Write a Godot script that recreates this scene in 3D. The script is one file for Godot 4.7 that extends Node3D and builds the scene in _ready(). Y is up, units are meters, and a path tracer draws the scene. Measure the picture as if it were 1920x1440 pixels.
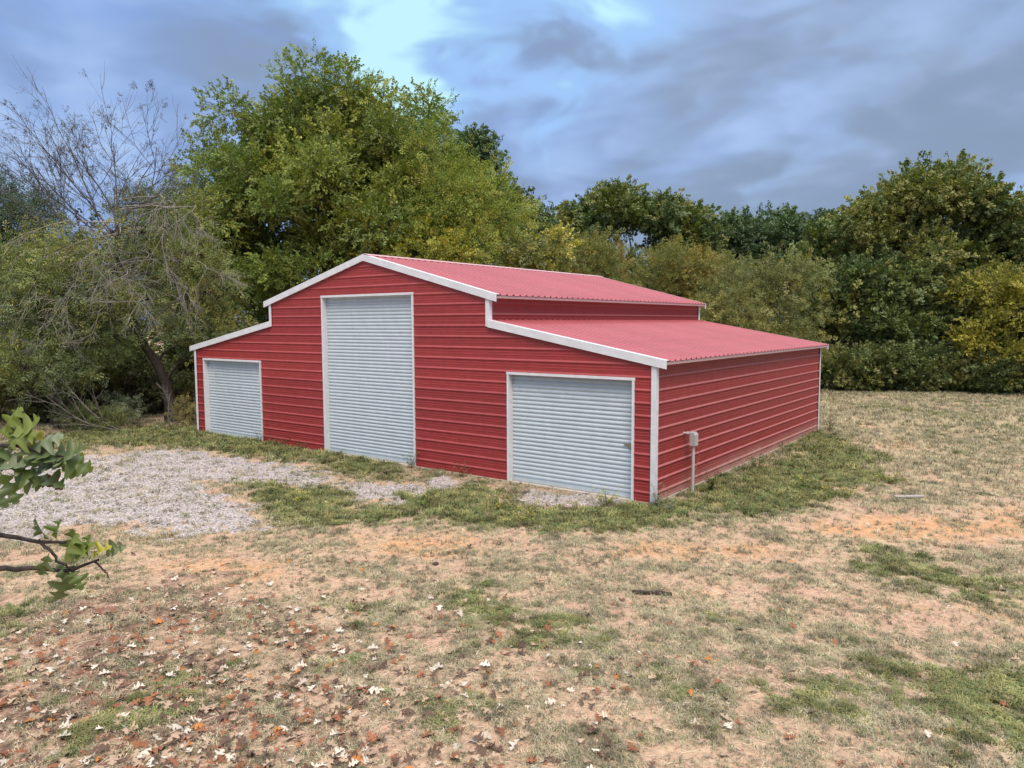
extends Node3D

# A red metal barn with a raised centre aisle on a worn lawn, woods behind it, under a cloudy autumn sky.
# x runs along the barn front, z = 0 is the front wall, y = 0 the foot of the barn.

const YAW := 0.6446            # heading of the camera, also how the trees are turned
const EXPOSURE := 2.0
const BW := 14.80              # barn: width, length, width of a lean-to
const BL := 10.70
const BA := 3.72
const H1 := 2.44               # heights: lean-to eave, lean-to top, centre eave, centre apex
const H2 := 3.12
const H3 := 3.69
const H4 := 4.65
const RO := 0.135              # roof sheet above the wall line
const OH := 0.22               # eave overhang
const PITCH := 0.2286          # distance between the ribs of a sheet
const RED := Color(0.505, 0.080, 0.090)   # the paint, as a share of the steel's base colour
const TEX := 1600              # ground texture, over this rectangle
const GX := -10.0
const GZ := -26.0
const GS := 37.0

var rng := RandomNumberGenerator.new()
var mats := {}
var bumpy := FastNoiseLite.new()
var zone := PackedByteArray()  # per pixel of the ground texture: gravel, green, thatch, sand
var used := {}


# ------------------------------------------------------------------ nodes

func tag(o: Node, label: String, category := "", group := "", kind := "") -> void:
	if label != "":
		o.set_meta("label", label)
	if category != "":
		o.set_meta("category", category)
	if group != "":
		o.set_meta("group", group)
	if kind != "":
		o.set_meta("kind", kind)


func fresh(called: String) -> String:
	var n: int = used.get(called, 0)
	used[called] = n + 1
	return called if n == 0 else "%s_%03d" % [called, n]


func thing(called: String, at: Vector3, turn: float, label: String, category: String, group := "") -> Node3D:
	var o := Node3D.new()
	o.name = fresh(called)
	o.position = at
	o.rotation.y = turn
	add_child(o)
	tag(o, label, category, group)
	return o


func part(called: String, mesh: Mesh, mat: Material, parent: Node, kind := "") -> MeshInstance3D:
	if mesh.get_surface_count() == 0:
		return null
	var o := MeshInstance3D.new()
	o.name = fresh(called) if parent == self else part_name(called, parent)
	o.mesh = mesh
	o.material_override = mat
	parent.add_child(o, true)
	if kind != "":
		o.set_meta("kind", kind)
	return o


func part_name(called: String, parent: Node) -> String:
	var key := "%d/%s" % [parent.get_instance_id(), called]
	var n: int = used.get(key, 0)
	used[key] = n + 1
	return called if n == 0 else "%s_%03d" % [called, n]


func holder(called: String, parent: Node) -> Node3D:
	var o := Node3D.new()
	o.name = part_name(called, parent)
	parent.add_child(o, true)
	return o


func scatter(called: String, mesh: Mesh, mat: Material, places: Array, tints: Array, parent: Node) -> MultiMeshInstance3D:
	var mm := MultiMesh.new()
	mm.transform_format = MultiMesh.TRANSFORM_3D
	mm.use_colors = true
	mm.mesh = mesh
	mm.instance_count = places.size()
	for i in places.size():
		mm.set_instance_transform(i, places[i])
		mm.set_instance_color(i, tints[i])
	var o := MultiMeshInstance3D.new()
	o.name = fresh(called) if parent == self else part_name(called, parent)
	o.multimesh = mm
	o.material_override = mat
	parent.add_child(o, true)
	o.set_meta("kind", "stuff")
	return o


# ------------------------------------------------------------------ meshes

class Shape:
	var v := PackedVector3Array()
	var n := PackedVector3Array()
	var c := PackedColorArray()
	var tint := Color.WHITE

	func tri(a: Vector3, b: Vector3, d: Vector3, na: Vector3, nb: Vector3, nd: Vector3) -> void:
		# corners anticlockwise from outside
		v.append(a); v.append(d); v.append(b)
		n.append(na); n.append(nd); n.append(nb)
		c.append(tint); c.append(tint); c.append(tint)

	func flat(a: Vector3, b: Vector3, d: Vector3) -> void:
		var m := (b - a).cross(d - a).normalized()
		tri(a, b, d, m, m, m)

	func quad(a: Vector3, b: Vector3, d: Vector3, e: Vector3) -> void:
		var m := (d - a).cross(e - b).normalized()
		tri(a, b, d, m, m, m)
		tri(a, d, e, m, m, m)

	func quad_tinted(a: Vector3, b: Vector3, d: Vector3, e: Vector3, ca: Color, cb: Color, cd: Color, ce: Color) -> void:
		quad(a, b, d, e)
		var k := c.size()
		c[k - 6] = ca; c[k - 5] = cd; c[k - 4] = cb
		c[k - 3] = ca; c[k - 2] = ce; c[k - 1] = cd

	func box(lo: Vector3, hi: Vector3, bevel := 0.0) -> void:
		prism([Vector2(lo.x, lo.y), Vector2(hi.x, lo.y), Vector2(hi.x, hi.y), Vector2(lo.x, hi.y)], lo.z, hi.z, bevel)

	func prism(outline: Array, z0: float, z1: float, bevel := 0.0) -> void:
		# outline anticlockwise seen from +z; the front edge is chamfered by bevel
		var mid := Vector2.ZERO
		for p in outline:
			mid += p / outline.size()
		var inner := []
		for p in outline:
			inner.append(p + (mid - p).normalized() * bevel * 1.41)
		var k: int = outline.size()
		for i in k:
			var a: Vector2 = outline[i]
			var b: Vector2 = outline[(i + 1) % k]
			quad(Vector3(a.x, a.y, z0), Vector3(b.x, b.y, z0), Vector3(b.x, b.y, z1 - bevel), Vector3(a.x, a.y, z1 - bevel))
			if bevel > 0.0:
				var ai: Vector2 = inner[i]
				var bi: Vector2 = inner[(i + 1) % k]
				quad(Vector3(a.x, a.y, z1 - bevel), Vector3(b.x, b.y, z1 - bevel), Vector3(bi.x, bi.y, z1), Vector3(ai.x, ai.y, z1))
		for i in range(1, k - 1):
			flat(Vector3(inner[0].x, inner[0].y, z1), Vector3(inner[i].x, inner[i].y, z1), Vector3(inner[i + 1].x, inner[i + 1].y, z1))
			flat(Vector3(outline[0].x, outline[0].y, z0), Vector3(outline[i + 1].x, outline[i + 1].y, z0), Vector3(outline[i].x, outline[i].y, z0))

	func tube(path: Array, radii: Array, sides := 5) -> void:
		var rings := []
		var dirs := []
		for i in path.size():
			var a: Vector3 = path[maxi(i - 1, 0)]
			var b: Vector3 = path[mini(i + 1, path.size() - 1)]
			var t := (b - a).normalized()
			var side := t.cross(Vector3(0.31, 0.13, 0.94) if absf(t.z) < 0.9 else Vector3(1, 0.1, 0)).normalized()
			var up := side.cross(t)
			var ring := []
			var out := []
			for s in sides:
				var d := side * cos(TAU * s / sides) + up * sin(TAU * s / sides)
				out.append(d)
				ring.append(path[i] + d * radii[i])
			rings.append(ring)
			dirs.append(out)
		for i in path.size() - 1:
			for s in sides:
				var q := (s + 1) % sides
				tri(rings[i][s], rings[i + 1][s], rings[i + 1][q], dirs[i][s], dirs[i + 1][s], dirs[i + 1][q])
				tri(rings[i][s], rings[i + 1][q], rings[i][q], dirs[i][s], dirs[i + 1][q], dirs[i][q])

	func smoothed() -> ArrayMesh:
		var sum := {}
		for i in v.size():
			var key := (v[i] * 20000.0).round()
			sum[key] = sum.get(key, Vector3.ZERO) + n[i]
		for i in v.size():
			n[i] = (sum[(v[i] * 20000.0).round()] as Vector3).normalized()
		return mesh()

	func mesh() -> ArrayMesh:
		var arrays := []
		arrays.resize(Mesh.ARRAY_MAX)
		arrays[Mesh.ARRAY_VERTEX] = v
		arrays[Mesh.ARRAY_NORMAL] = n
		arrays[Mesh.ARRAY_COLOR] = c
		var m := ArrayMesh.new()
		if v.size() > 0:
			m.add_surface_from_arrays(Mesh.PRIMITIVE_TRIANGLES, arrays)
		return m


func lin(r: float, g: float, b: float) -> Color:
	return Color(r, g, b).linear_to_srgb()


func mat(called: String, base: Color, rough := 0.8, spec := 0.5) -> StandardMaterial3D:
	var m := StandardMaterial3D.new()
	m.resource_name = called
	m.albedo_color = base
	m.roughness = rough
	m.metallic_specular = spec
	m.vertex_color_use_as_albedo = true
	m.cull_mode = BaseMaterial3D.CULL_DISABLED
	mats[called] = m
	return m


func noise_texture(seed_value: int, freq: float, octaves: int, size: int, lo := 0.0, hi := 1.0) -> ImageTexture:
	var f := FastNoiseLite.new()
	f.seed = seed_value
	f.noise_type = FastNoiseLite.TYPE_SIMPLEX_SMOOTH
	f.frequency = freq
	f.fractal_octaves = octaves
	var im := f.get_seamless_image(size, size)
	im.convert(Image.FORMAT_RGB8)
	if lo != 0.0 or hi != 1.0:
		var d := im.get_data()
		for i in d.size():
			d[i] = int(255.0 * lerpf(lo, hi, d[i] / 255.0))
		im = Image.create_from_data(size, size, false, Image.FORMAT_RGB8, d)
	return ImageTexture.create_from_image(im)


# ------------------------------------------------------------------ sky and light

func sky_color(d: Vector3, n1: FastNoiseLite, n2: FastNoiseLite) -> Color:
	var el := rad_to_deg(asin(clampf(d.y, -1.0, 1.0)))
	var az := rad_to_deg(wrapf(atan2(d.x, -d.z) + YAW, -PI, PI))
	# a cloud layer seen in perspective: features shrink towards the horizon
	var flat := Vector3(d.x, 0.0, d.z) / (maxf(d.y, 0.0) + 0.20)
	var p := flat * 1.0
	var w := n2.get_noise_3d(p.x * 0.9, 3.0, p.z * 0.9)
	var big := n1.get_noise_3d(p.x * 0.55 + w * 0.35, 0.0, p.z * 0.55)
	var streak := n1.get_noise_3d((p.x * 0.8 + p.z * 0.55) * 0.45 + w * 0.3, 7.0, (p.z * 0.8 - p.x * 0.55) * 1.4)
	var fine := n2.get_noise_3d(p.x * 1.7 + w * 0.8, 12.0, p.z * 1.7 + w * 0.5)
	var curl := n2.get_noise_3d(p.x * 4.3 + fine * 0.9, 31.0, p.z * 4.3 - w * 0.9)
	var v := 0.52 + big * 0.42 + streak * 0.34 + fine * 0.40 + curl * 0.20
	var grey := clampf(0.60 - streak * 0.6 - big * 0.5 - fine * 0.8 + clampf((az - 4.0) / 40.0, -0.3, 0.35), 0.0, 1.0)
	var blue := Vector3(0.215, 0.350, 0.700)
	var slate := Vector3(0.238, 0.322, 0.470)
	var pale := Vector3(0.350, 0.485, 0.740)
	var col := blue.lerp(slate, grey)
	col = col.lerp(pale, smoothstep(0.30, 0.95, v))
	col *= 1.06 + 0.16 * clampf(v, 0.0, 1.2)
	# thin places where the sun's light comes through, one of them ahead
	var open := 0.0
	for s in [[-9.0, 21.0, 8.0, 5.8, 1.0], [-7.6, 17.0, 3.2, 3.2, 0.55], [6.0, 21.5, 8.0, 4.6, 0.62], [3.2, 15.5, 2.2, 3.4, 0.34], [-2.0, 24.0, 9.0, 3.0, 0.36], [100.0, 24.0, 9.0, 5.0, 0.9], [-115.0, 20.0, 8.0, 5.0, 0.9], [170.0, 23.0, 10.0, 5.0, 0.9]]:
		var da: float = wrapf(az - s[0], -180.0, 180.0) + w * 3.2 + fine * 1.0
		var de: float = el - s[1] + big * 2.4 + fine * 1.6
		open += s[4] * exp(-(da * da) / (s[2] * s[2]) - (de * de) / (s[3] * s[3]))
	open = clampf(open * (0.74 + fine * 1.1 + curl * 0.9 + streak * 0.2), 0.0, 1.0)
	col = col.lerp(Vector3(0.36, 0.60, 0.98), smoothstep(0.05, 0.5, open) * 0.85)
	col = col.lerp(Vector3(0.60, 0.96, 1.03), smoothstep(0.48, 1.1, open) * 0.92)
	# overhead the overcast is brighter and whiter, all round
	var up := smoothstep(22.0, 62.0, el)
	col = col.lerp(Vector3(2.15, 2.15, 2.18) * (0.92 + 0.25 * clampf(v, 0.0, 1.0)), up)
	return Color(col.x, col.y, col.z) / EXPOSURE


func make_sky() -> void:
	var n1 := FastNoiseLite.new()
	n1.seed = 11
	n1.frequency = 1.0
	n1.fractal_octaves = 4
	n1.fractal_gain = 0.5
	var n2 := FastNoiseLite.new()
	n2.seed = 29
	n2.frequency = 1.0
	n2.fractal_octaves = 4
	var w := 2048
	var h := 1024
	var data := PackedFloat32Array()
	data.resize(w * h * 3)
	for y in h:
		var el := PI * (0.5 - (y + 0.5) / h)
		var step := 1 if el < 0.48 else 4
		for x0 in range(0, w, step):
			var c: Color
			if el > -0.02:
				var a := TAU * (x0 + 0.5 * step) / w
				c = sky_color(Vector3(sin(a) * cos(el), sin(el), -cos(a) * cos(el)), n1, n2)
			else:
				c = Color(0.16, 0.14, 0.11) / EXPOSURE
			for x in range(x0, x0 + step):
				var i := (y * w + x) * 3
				data[i] = c.r
				data[i + 1] = c.g
				data[i + 2] = c.b
	var im := Image.create_from_data(w, h, false, Image.FORMAT_RGBF, data.to_byte_array())
	var pano := PanoramaSkyMaterial.new()
	pano.panorama = ImageTexture.create_from_image(im)
	var sky := Sky.new()
	sky.sky_material = pano
	var env := Environment.new()
	env.background_mode = Environment.BG_SKY
	env.sky = sky
	env.ambient_light_source = Environment.AMBIENT_SOURCE_SKY
	env.tonemap_mode = Environment.TONE_MAPPER_LINEAR
	env.tonemap_exposure = EXPOSURE
	env.sdfgi_enabled = true
	env.ssao_enabled = true
	env.ssil_enabled = true
	var we := WorldEnvironment.new()
	we.name = "world_environment"
	we.environment = env
	add_child(we)


# ------------------------------------------------------------------ materials

func make_materials() -> void:
	var dents := noise_texture(5, 0.012, 3, 256)
	var grime := noise_texture(6, 0.008, 3, 512, 0.90, 1.0)
	var streaks := noise_texture(7, 0.006, 4, 512, 0.94, 1.0)
	for d in [["red_steel", lin(0.62, 0.40, 0.36), 0.48, 0.5], ["red_roof", lin(0.46, 0.120, 0.145), 0.36, 0.62], ["white_trim", lin(0.66, 0.68, 0.72), 0.40, 0.5], ["door_steel", lin(0.46, 0.535, 0.59), 0.36, 0.6]]:
		var m := mat(d[0], d[1], d[2], d[3])
		m.uv1_triplanar = true
		m.uv1_world_triplanar = true
		m.uv1_scale = Vector3.ONE * 0.9
		m.albedo_texture = grime if d[0].begins_with("red") else streaks
		m.heightmap_enabled = true
		m.heightmap_texture = dents
		m.heightmap_scale = 0.5
	mat("eave_steel", lin(0.44, 0.30, 0.31), 0.5)
	mat("ridge_steel", lin(0.58, 0.36, 0.39), 0.4)
	mat("concrete", lin(0.42, 0.38, 0.33), 0.9)
	mat("galvanised", lin(0.50, 0.50, 0.50), 0.45).metallic = 0.3
	mat("plastic_grey", lin(0.36, 0.36, 0.37), 0.5)
	mat("orange_wire", lin(0.55, 0.16, 0.06), 0.5)
	mat("dark_gap", lin(0.03, 0.03, 0.03), 0.9)
	mat("brass", lin(0.25, 0.19, 0.11), 0.4)
	mat("weathered_board", lin(0.30, 0.28, 0.26), 0.9)
	mat("stone", lin(0.05, 0.045, 0.045), 0.9)
	mat("pebble", Color.WHITE, 0.85)
	var bark := mat("bark", Color.WHITE, 0.95, 0.3)
	bark.uv1_triplanar = true
	bark.uv1_scale = Vector3(3.0, 0.9, 3.0)
	bark.albedo_texture = noise_texture(8, 0.03, 4, 256, 0.45, 1.0)
	var leaf := mat("leaf", Color.WHITE, 0.55, 0.4)
	leaf.backlight_enabled = true
	leaf.backlight = Color(0.60, 0.66, 0.25)
	var grass := mat("grass", Color.WHITE, 0.7, 0.3)
	grass.backlight_enabled = true
	grass.backlight = Color(0.45, 0.48, 0.25)
	mat("dead_leaf", Color.WHITE, 0.8, 0.3)


# ------------------------------------------------------------------ ground

func ground_y(x: float, z: float) -> float:
	var r := Vector2(x - 20.5, z - 11.76).length()
	var h := 0.26 * smoothstep(9.5, 4.0, r)
	var away := Vector2(maxf(maxf(-x, x - BW), 0.0), maxf(maxf(z, -BL - z), 0.0)).length()
	return h + bumpy.get_noise_2d(x, z) * 0.09 * smoothstep(0.2, 3.0, away) - 0.005


func polygon_weight(p: Vector2, poly: PackedVector2Array, soft: float) -> float:
	var inside := Geometry2D.is_point_in_polygon(p, poly)
	var best := 1e9
	for i in poly.size():
		best = minf(best, p.distance_to(Geometry2D.get_closest_point_to_segment(p, poly[i], poly[(i + 1) % poly.size()])))
	return clampf(0.5 + (best if inside else -best) / soft * 0.5, 0.0, 1.0)


func zone_mask() -> Image:
	# red: gravel, green: grass that is green, blue: bare orange sand
	var shapes := [
		[0, [1.6,5.7, 1.2,4.4, 1.6,3.0, 1.5,2.1, 4.0,1.7, 6.5,1.4, 8.4,1.7, 8.9,2.1, 8.6,2.9, 7.4,3.2, 6.7,3.7, 7.7,4.1, 9.0,4.2, 9.9,4.5, 10.4,4.9, 9.8,5.9, 8.0,6.6, 8.2,7.4, 7.5,8.3, 5.4,9.1, 0.2,8.1]],
		[0, [8.8,2.5, 9.0,1.9, 10.2,1.1, 10.2,0.5, 11.0,0.2, 11.0,0.9, 10.9,1.8, 11.4,2.7, 10.5,2.8]],
		[0, [12.3,0.8, 12.4,0.05, 14.4,0.05, 14.2,0.8, 13.5,1.1, 12.9,1.3]],
		[1, [-0.1,3.9, -3.5,2.1, -1.2,-0.6, 5.5,-0.1, 8.6,-0.3, 10.1,0.4, 9.4,1.7, 8.3,1.6, 5.3,1.6, 2.8,1.5, 1.2,2.5]],
		[1, [6.6,3.6, 6.8,2.9, 8.6,2.9, 9.1,2.2, 10.7,3.0, 10.9,1.8, 10.8,0.0, 12.0,0.4, 13.2,1.4, 14.5,0.4, 15.3,-0.6, 15.9,0.3, 15.4,1.8, 14.4,2.5, 13.7,2.7, 12.5,3.4, 11.7,4.5, 10.5,4.8, 8.9,4.0]],
		[1, [15.5,-0.8, 15.3,-2.2, 15.0,-10.1, 15.9,-9.0, 17.2,-6.3, 17.6,-4.5, 17.4,-2.2, 16.9,-0.7, 16.3,0.2]],
		[1, [18.6,1.3, 18.9,0.5, 19.5,0.7, 20.1,0.9, 20.2,1.6, 19.6,1.9, 19.1,1.7]],
		[1, [19.9,-2.2, 20.4,-3.0, 20.4,-1.2, 20.0,-1.2]],
		[1, [15.2,6.0, 15.3,5.5, 16.1,5.5, 16.6,5.1, 16.9,5.4, 16.5,6.1, 15.7,6.1]],
		[1, [18.4,5.8, 18.7,4.9, 19.3,4.8, 19.4,5.2, 19.1,5.7, 18.6,5.9]],
		[1, [19.9,4.5, 20.5,4.0, 20.5,5.4, 20.1,5.6, 19.8,5.3]],
		[1, [11.3,9.2, 11.3,8.7, 12.5,9.1, 13.2,9.5]],
		[1, [14.2,9.1, 14.5,8.5, 14.8,8.6, 14.5,9.0]],
		[2, [15.2,2.6, 15.5,1.9, 16.2,1.7, 16.9,0.9, 18.0,0.9, 17.8,1.6, 16.9,2.3, 16.3,3.0, 15.5,3.3]],
		[2, [11.7,4.5, 12.6,3.5, 13.8,2.9, 14.3,3.9, 13.9,4.7, 12.9,5.2]],
		[2, [10.1,7.1, 10.9,6.1, 12.3,5.7, 12.9,5.8, 12.9,6.6, 11.7,7.1]],
		[2, [16.4,-8.9, 16.8,-11.0, 17.9,-9.9, 17.5,-8.4]],
		[2, [16.9,0.1, 17.8,-1.5, 19.2,-2.5, 20.0,-4.6, 20.5,-1.9, 19.4,-0.2, 18.2,0.4]],
		[2, [16.8,3.3, 17.5,2.9, 17.7,3.3, 17.2,4.0]],
		[2, [18.1,2.9, 18.8,2.3, 20.2,1.9, 20.2,2.3, 18.9,2.9]],
		[2, [14.6,-13.3, 15.7,-14.1, 16.2,-12.2, 15.3,-11.6]],
	]
	var s := 200
	var im := Image.create_empty(s, s, false, Image.FORMAT_RGB8)
	var polys := []
	for d in shapes:
		var poly := PackedVector2Array()
		var box := Rect2(d[1][0], d[1][1], 0, 0)
		for i in range(0, d[1].size(), 2):
			poly.append(Vector2(d[1][i], d[1][i + 1]))
			box = box.expand(poly[-1])
		polys.append([d[0], poly, box.grow(0.7)])
	for j in s:
		for i in s:
			var p := Vector2(GX + GS * (i + 0.5) / s, GZ + GS * (j + 0.5) / s)
			var c := Color(0, 0, 0)
			for d in polys:
				if d[2].has_point(p):
					c[d[0]] = maxf(c[d[0]], polygon_weight(p, d[1], 0.7))
			im.set_pixel(i, j, c)
	im.resize(TEX, TEX, Image.INTERPOLATE_BILINEAR)
	return im


func noise_bytes(seed_value: int, metres: float, octaves: int, kind := FastNoiseLite.TYPE_SIMPLEX_SMOOTH) -> PackedByteArray:
	var f := FastNoiseLite.new()
	f.seed = seed_value
	f.noise_type = kind
	f.frequency = GS / TEX / metres
	f.fractal_octaves = octaves
	var im := f.get_image(TEX, TEX, false, false, true)
	im.convert(Image.FORMAT_L8)
	return im.get_data()


func make_ground() -> void:
	bumpy.seed = 3
	bumpy.frequency = 0.22
	bumpy.fractal_octaves = 3
	var mask := zone_mask().get_data()
	var large := noise_bytes(21, 3.2, 3)
	var mid := noise_bytes(22, 0.75, 4)
	var small := noise_bytes(23, 0.22, 3)
	var grain := noise_bytes(24, 0.06, 2)
	var other := noise_bytes(25, 1.3, 4)
	var rgb := PackedByteArray()
	var hgt := PackedByteArray()
	rgb.resize(TEX * TEX * 3)
	hgt.resize(TEX * TEX)
	zone.resize(TEX * TEX * 4)
	# colours of the materials themselves, sRGB
	var dirt := Vector3(168, 138, 120)
	var tan_dirt := Vector3(170, 148, 124)
	var umber := Vector3(112, 88, 76)
	var sand := Vector3(180, 140, 106)
	var thatch := Vector3(150, 140, 112)
	var green := Vector3(112, 122, 78)
	var gravel := Vector3(158, 150, 149)
	for j in TEX:
		var z := GZ + GS * (j + 0.5) / TEX
		for i in TEX:
			var k := j * TEX + i
			var l := large[k] / 255.0
			var m := mid[k] / 255.0
			var s := small[k] / 255.0
			var g := grain[k] / 255.0
			var o := other[k] / 255.0
			var x := GX + GS * (i + 0.5) / TEX
			var mg := mask[k * 3] / 255.0
			var mgreen := mask[k * 3 + 1] / 255.0
			var ms := mask[k * 3 + 2] / 255.0
			# near the oak, left of the camera, the soil is darker and littered
			var near := smoothstep(5.5, 1.5, Vector2(x - 13.2, z - 9.6).length())
			var far := smoothstep(-3.0, -14.0, z)
			var c := dirt.lerp(tan_dirt, clampf(l * 1.6 - 0.3, 0.0, 1.0))
			c = c.lerp(sand, smoothstep(0.35, 0.75, ms * 0.8 + (m - 0.5) * 0.5))
			c = c.lerp(umber, smoothstep(0.36, 0.72, near * 0.62 + (o - 0.5) * 0.8 + (s - 0.5) * 0.5))
			var grav := smoothstep(0.40, 0.62, mg + (m - 0.5) * 0.85 + (s - 0.5) * 0.5 + (l - 0.5) * 0.2)
			var th := smoothstep(0.34, 0.60, m * 0.5 + s * 0.35 + o * 0.25 - ms * 0.22 - near * 0.12 + far * 0.22 - 0.03 - 0.06 * smoothstep(9.5, 5.5, Vector2(x - 20.5, z - 11.76).length()))
			var gr := smoothstep(0.41, 0.66, mgreen * 0.36 + m * 0.34 + s * 0.34 + (l - 0.5) * 0.35 - ms * 0.25 + far * 0.03)
			th *= 1.0 - grav
			gr *= 1.0 - grav * (0.95 - 0.8 * smoothstep(0.60, 0.80, o))
			c = c.lerp(thatch * (0.86 + 0.28 * g), th * 0.62)
			c = c.lerp(green * (0.84 + 0.32 * g), gr * 0.70)
			c = c.lerp(gravel * (0.74 + 0.50 * g), grav)
			c *= 0.80 + 0.18 * s + 0.24 * g
			rgb[k * 3] = int(clampf(c.x, 0, 255))
			rgb[k * 3 + 1] = int(clampf(c.y, 0, 255))
			rgb[k * 3 + 2] = int(clampf(c.z, 0, 255))
			hgt[k] = int(clampf(60.0 + 90.0 * s + 70.0 * g + 40.0 * m, 0.0, 255.0))
			zone[k * 4] = int(255.0 * grav)
			zone[k * 4 + 1] = int(255.0 * gr)
			zone[k * 4 + 2] = int(255.0 * th)
			zone[k * 4 + 3] = int(255.0 * ms)
	var m := mat("soil", Color.WHITE, 0.95, 0.25)
	m.vertex_color_use_as_albedo = false
	m.texture_repeat = false
	m.albedo_texture = ImageTexture.create_from_image(Image.create_from_data(TEX, TEX, false, Image.FORMAT_RGB8, rgb))
	m.heightmap_enabled = true
	m.heightmap_texture = ImageTexture.create_from_image(Image.create_from_data(TEX, TEX, false, Image.FORMAT_L8, hgt))
	m.heightmap_scale = 4.0
	# one sheet out to the horizon, finest where the lawn is
	var cells := 240
	var k := 5.6
	var a := 2.9
	var v := PackedVector3Array()
	var n := PackedVector3Array()
	var uv := PackedVector2Array()
	var index := PackedInt32Array()
	for j in cells + 1:
		for i in cells + 1:
			var x := 15.0 + a * sinh(k * (2.0 * i / cells - 1.0))
			var z := 3.0 + a * sinh(k * (2.0 * j / cells - 1.0))
			v.append(Vector3(x, ground_y(x, z), z))
			n.append(Vector3(ground_y(x - 0.2, z) - ground_y(x + 0.2, z), 0.4, ground_y(x, z - 0.2) - ground_y(x, z + 0.2)).normalized())
			uv.append(Vector2((x - GX) / GS, (z - GZ) / GS))
	for j in cells:
		for i in cells:
			var q := j * (cells + 1) + i
			for t in [q, q + 1, q + cells + 2, q, q + cells + 2, q + cells + 1]:
				index.append(t)
	var arrays := []
	arrays.resize(Mesh.ARRAY_MAX)
	arrays[Mesh.ARRAY_VERTEX] = v
	arrays[Mesh.ARRAY_NORMAL] = n
	arrays[Mesh.ARRAY_TEX_UV] = uv
	arrays[Mesh.ARRAY_INDEX] = index
	var sheet := ArrayMesh.new()
	sheet.add_surface_from_arrays(Mesh.PRIMITIVE_TRIANGLES, arrays)
	tag(part("ground", sheet, m, self), "bare pinkish dirt lawn with worn grass around the barn", "ground", "", "structure")


func zone_at(x: float, z: float, channel: int) -> float:
	var i := clampi(int((x - GX) / GS * TEX), 0, TEX - 1)
	var j := clampi(int((z - GZ) / GS * TEX), 0, TEX - 1)
	return zone[(j * TEX + i) * 4 + channel] / 255.0


func in_barn(x: float, z: float, grow := 0.05) -> bool:
	return x > -grow and x < BW + grow and z < grow and z > -BL - grow


func tuft(count: int, height: float, spread: float, lean: float, width: float) -> ArrayMesh:
	var s := Shape.new()
	for i in count:
		var a := rng.randf() * TAU
		var p := Vector3(cos(a), 0, sin(a)) * spread * sqrt(rng.randf())
		var b := rng.randf() * TAU
		var d := Vector3(cos(b), 0, sin(b))
		var h := height * rng.randf_range(0.5, 1.1)
		var l := lean * rng.randf_range(0.3, 1.2)
		var q := p + Vector3.UP * h * 0.62 + d * h * l * 0.4
		var e := p + Vector3.UP * h * maxf(1.0 - 0.45 * l, 0.12) + d * h * l
		var w := d.cross(Vector3.UP) * width * rng.randf_range(0.6, 1.2)
		var t := rng.randf_range(0.75, 1.15)
		s.tint = Color(t, t, t * rng.randf_range(0.85, 1.1))
		s.quad(p - w, p + w, q + w * 0.8, q - w * 0.8)
		s.flat(q - w * 0.8, q + w * 0.8, e)
	return s.mesh()


func make_grass() -> void:
	rng.seed = 203
	var green_places := []
	var green_tints := []
	var dry_places := []
	var dry_tints := []
	# rings round the place one looks from: many small tufts near it, fewer and larger ones further away
	for ring in [[3.5, 8.0, 1300.0, 0.85], [8.0, 12.0, 650.0, 1.0], [12.0, 17.0, 300.0, 1.3], [17.0, 25.0, 120.0, 1.8], [25.0, 39.0, 45.0, 2.4]]:
		var area: float = PI * (ring[1] * ring[1] - ring[0] * ring[0]) * 96.0 / 360.0
		for i in int(area * ring[2]):
			var r := sqrt(rng.randf_range(ring[0] * ring[0], ring[1] * ring[1]))
			var a := YAW + deg_to_rad(rng.randf_range(-48.0, 48.0))
			var x := 20.5 - sin(a) * r
			var z := 11.76 - cos(a) * r
			if x < GX + 0.2 or z < GZ - 0.8 or in_barn(x, z, 0.02):
				continue
			var gr := zone_at(x, z, 1)
			var th := zone_at(x, z, 2)
			var what := rng.randf()
			var kin := clampf(1.0 + bumpy.get_noise_2d(x * 11.0, z * 11.0) * 0.9, 0.55, 1.45)
			var basis := Basis(Vector3.UP, rng.randf() * TAU) * Basis(Vector3.RIGHT, rng.randf_range(-0.2, 0.2))
			var at := Vector3(x, ground_y(x, z) - 0.004, z)
			if what < gr * 0.82:
				var t := rng.randf_range(0.75, 1.3) * kin
				var yellow := rng.randf()
				green_places.append(Transform3D(basis.scaled(Vector3.ONE * ring[3] * rng.randf_range(0.6, 1.5) * (0.65 + 0.5 * gr)), at))
				green_tints.append(Color(lerpf(0.130, 0.30, yellow) * t, lerpf(0.185, 0.270, yellow) * t, lerpf(0.075, 0.120, yellow) * t))
			elif what < gr * 0.85 + 0.09 + th * 0.52:
				var t := rng.randf_range(0.65, 1.25) * kin
				var olive := rng.randf()
				dry_places.append(Transform3D(basis.scaled(Vector3.ONE * ring[3] * rng.randf_range(0.6, 1.2)), at))
				dry_tints.append(Color(lerpf(0.50, 0.21, olive) * t, lerpf(0.42, 0.225, olive) * t, lerpf(0.315, 0.135, olive) * t))
	var g := scatter("grass", tuft(18, 0.062, 0.050, 0.9, 0.0028), mats.grass, green_places, green_tints, self)
	tag(g, "short green grass in patches over the dirt", "grass", "", "stuff")
	var d := scatter("dry_grass", tuft(15, 0.058, 0.060, 1.6, 0.0029), mats.grass, dry_places, dry_tints, self)
	tag(d, "dry straw coloured grass lying over the dirt", "grass", "", "stuff")
	print("grass ", green_places.size(), " dry ", dry_places.size())


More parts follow.
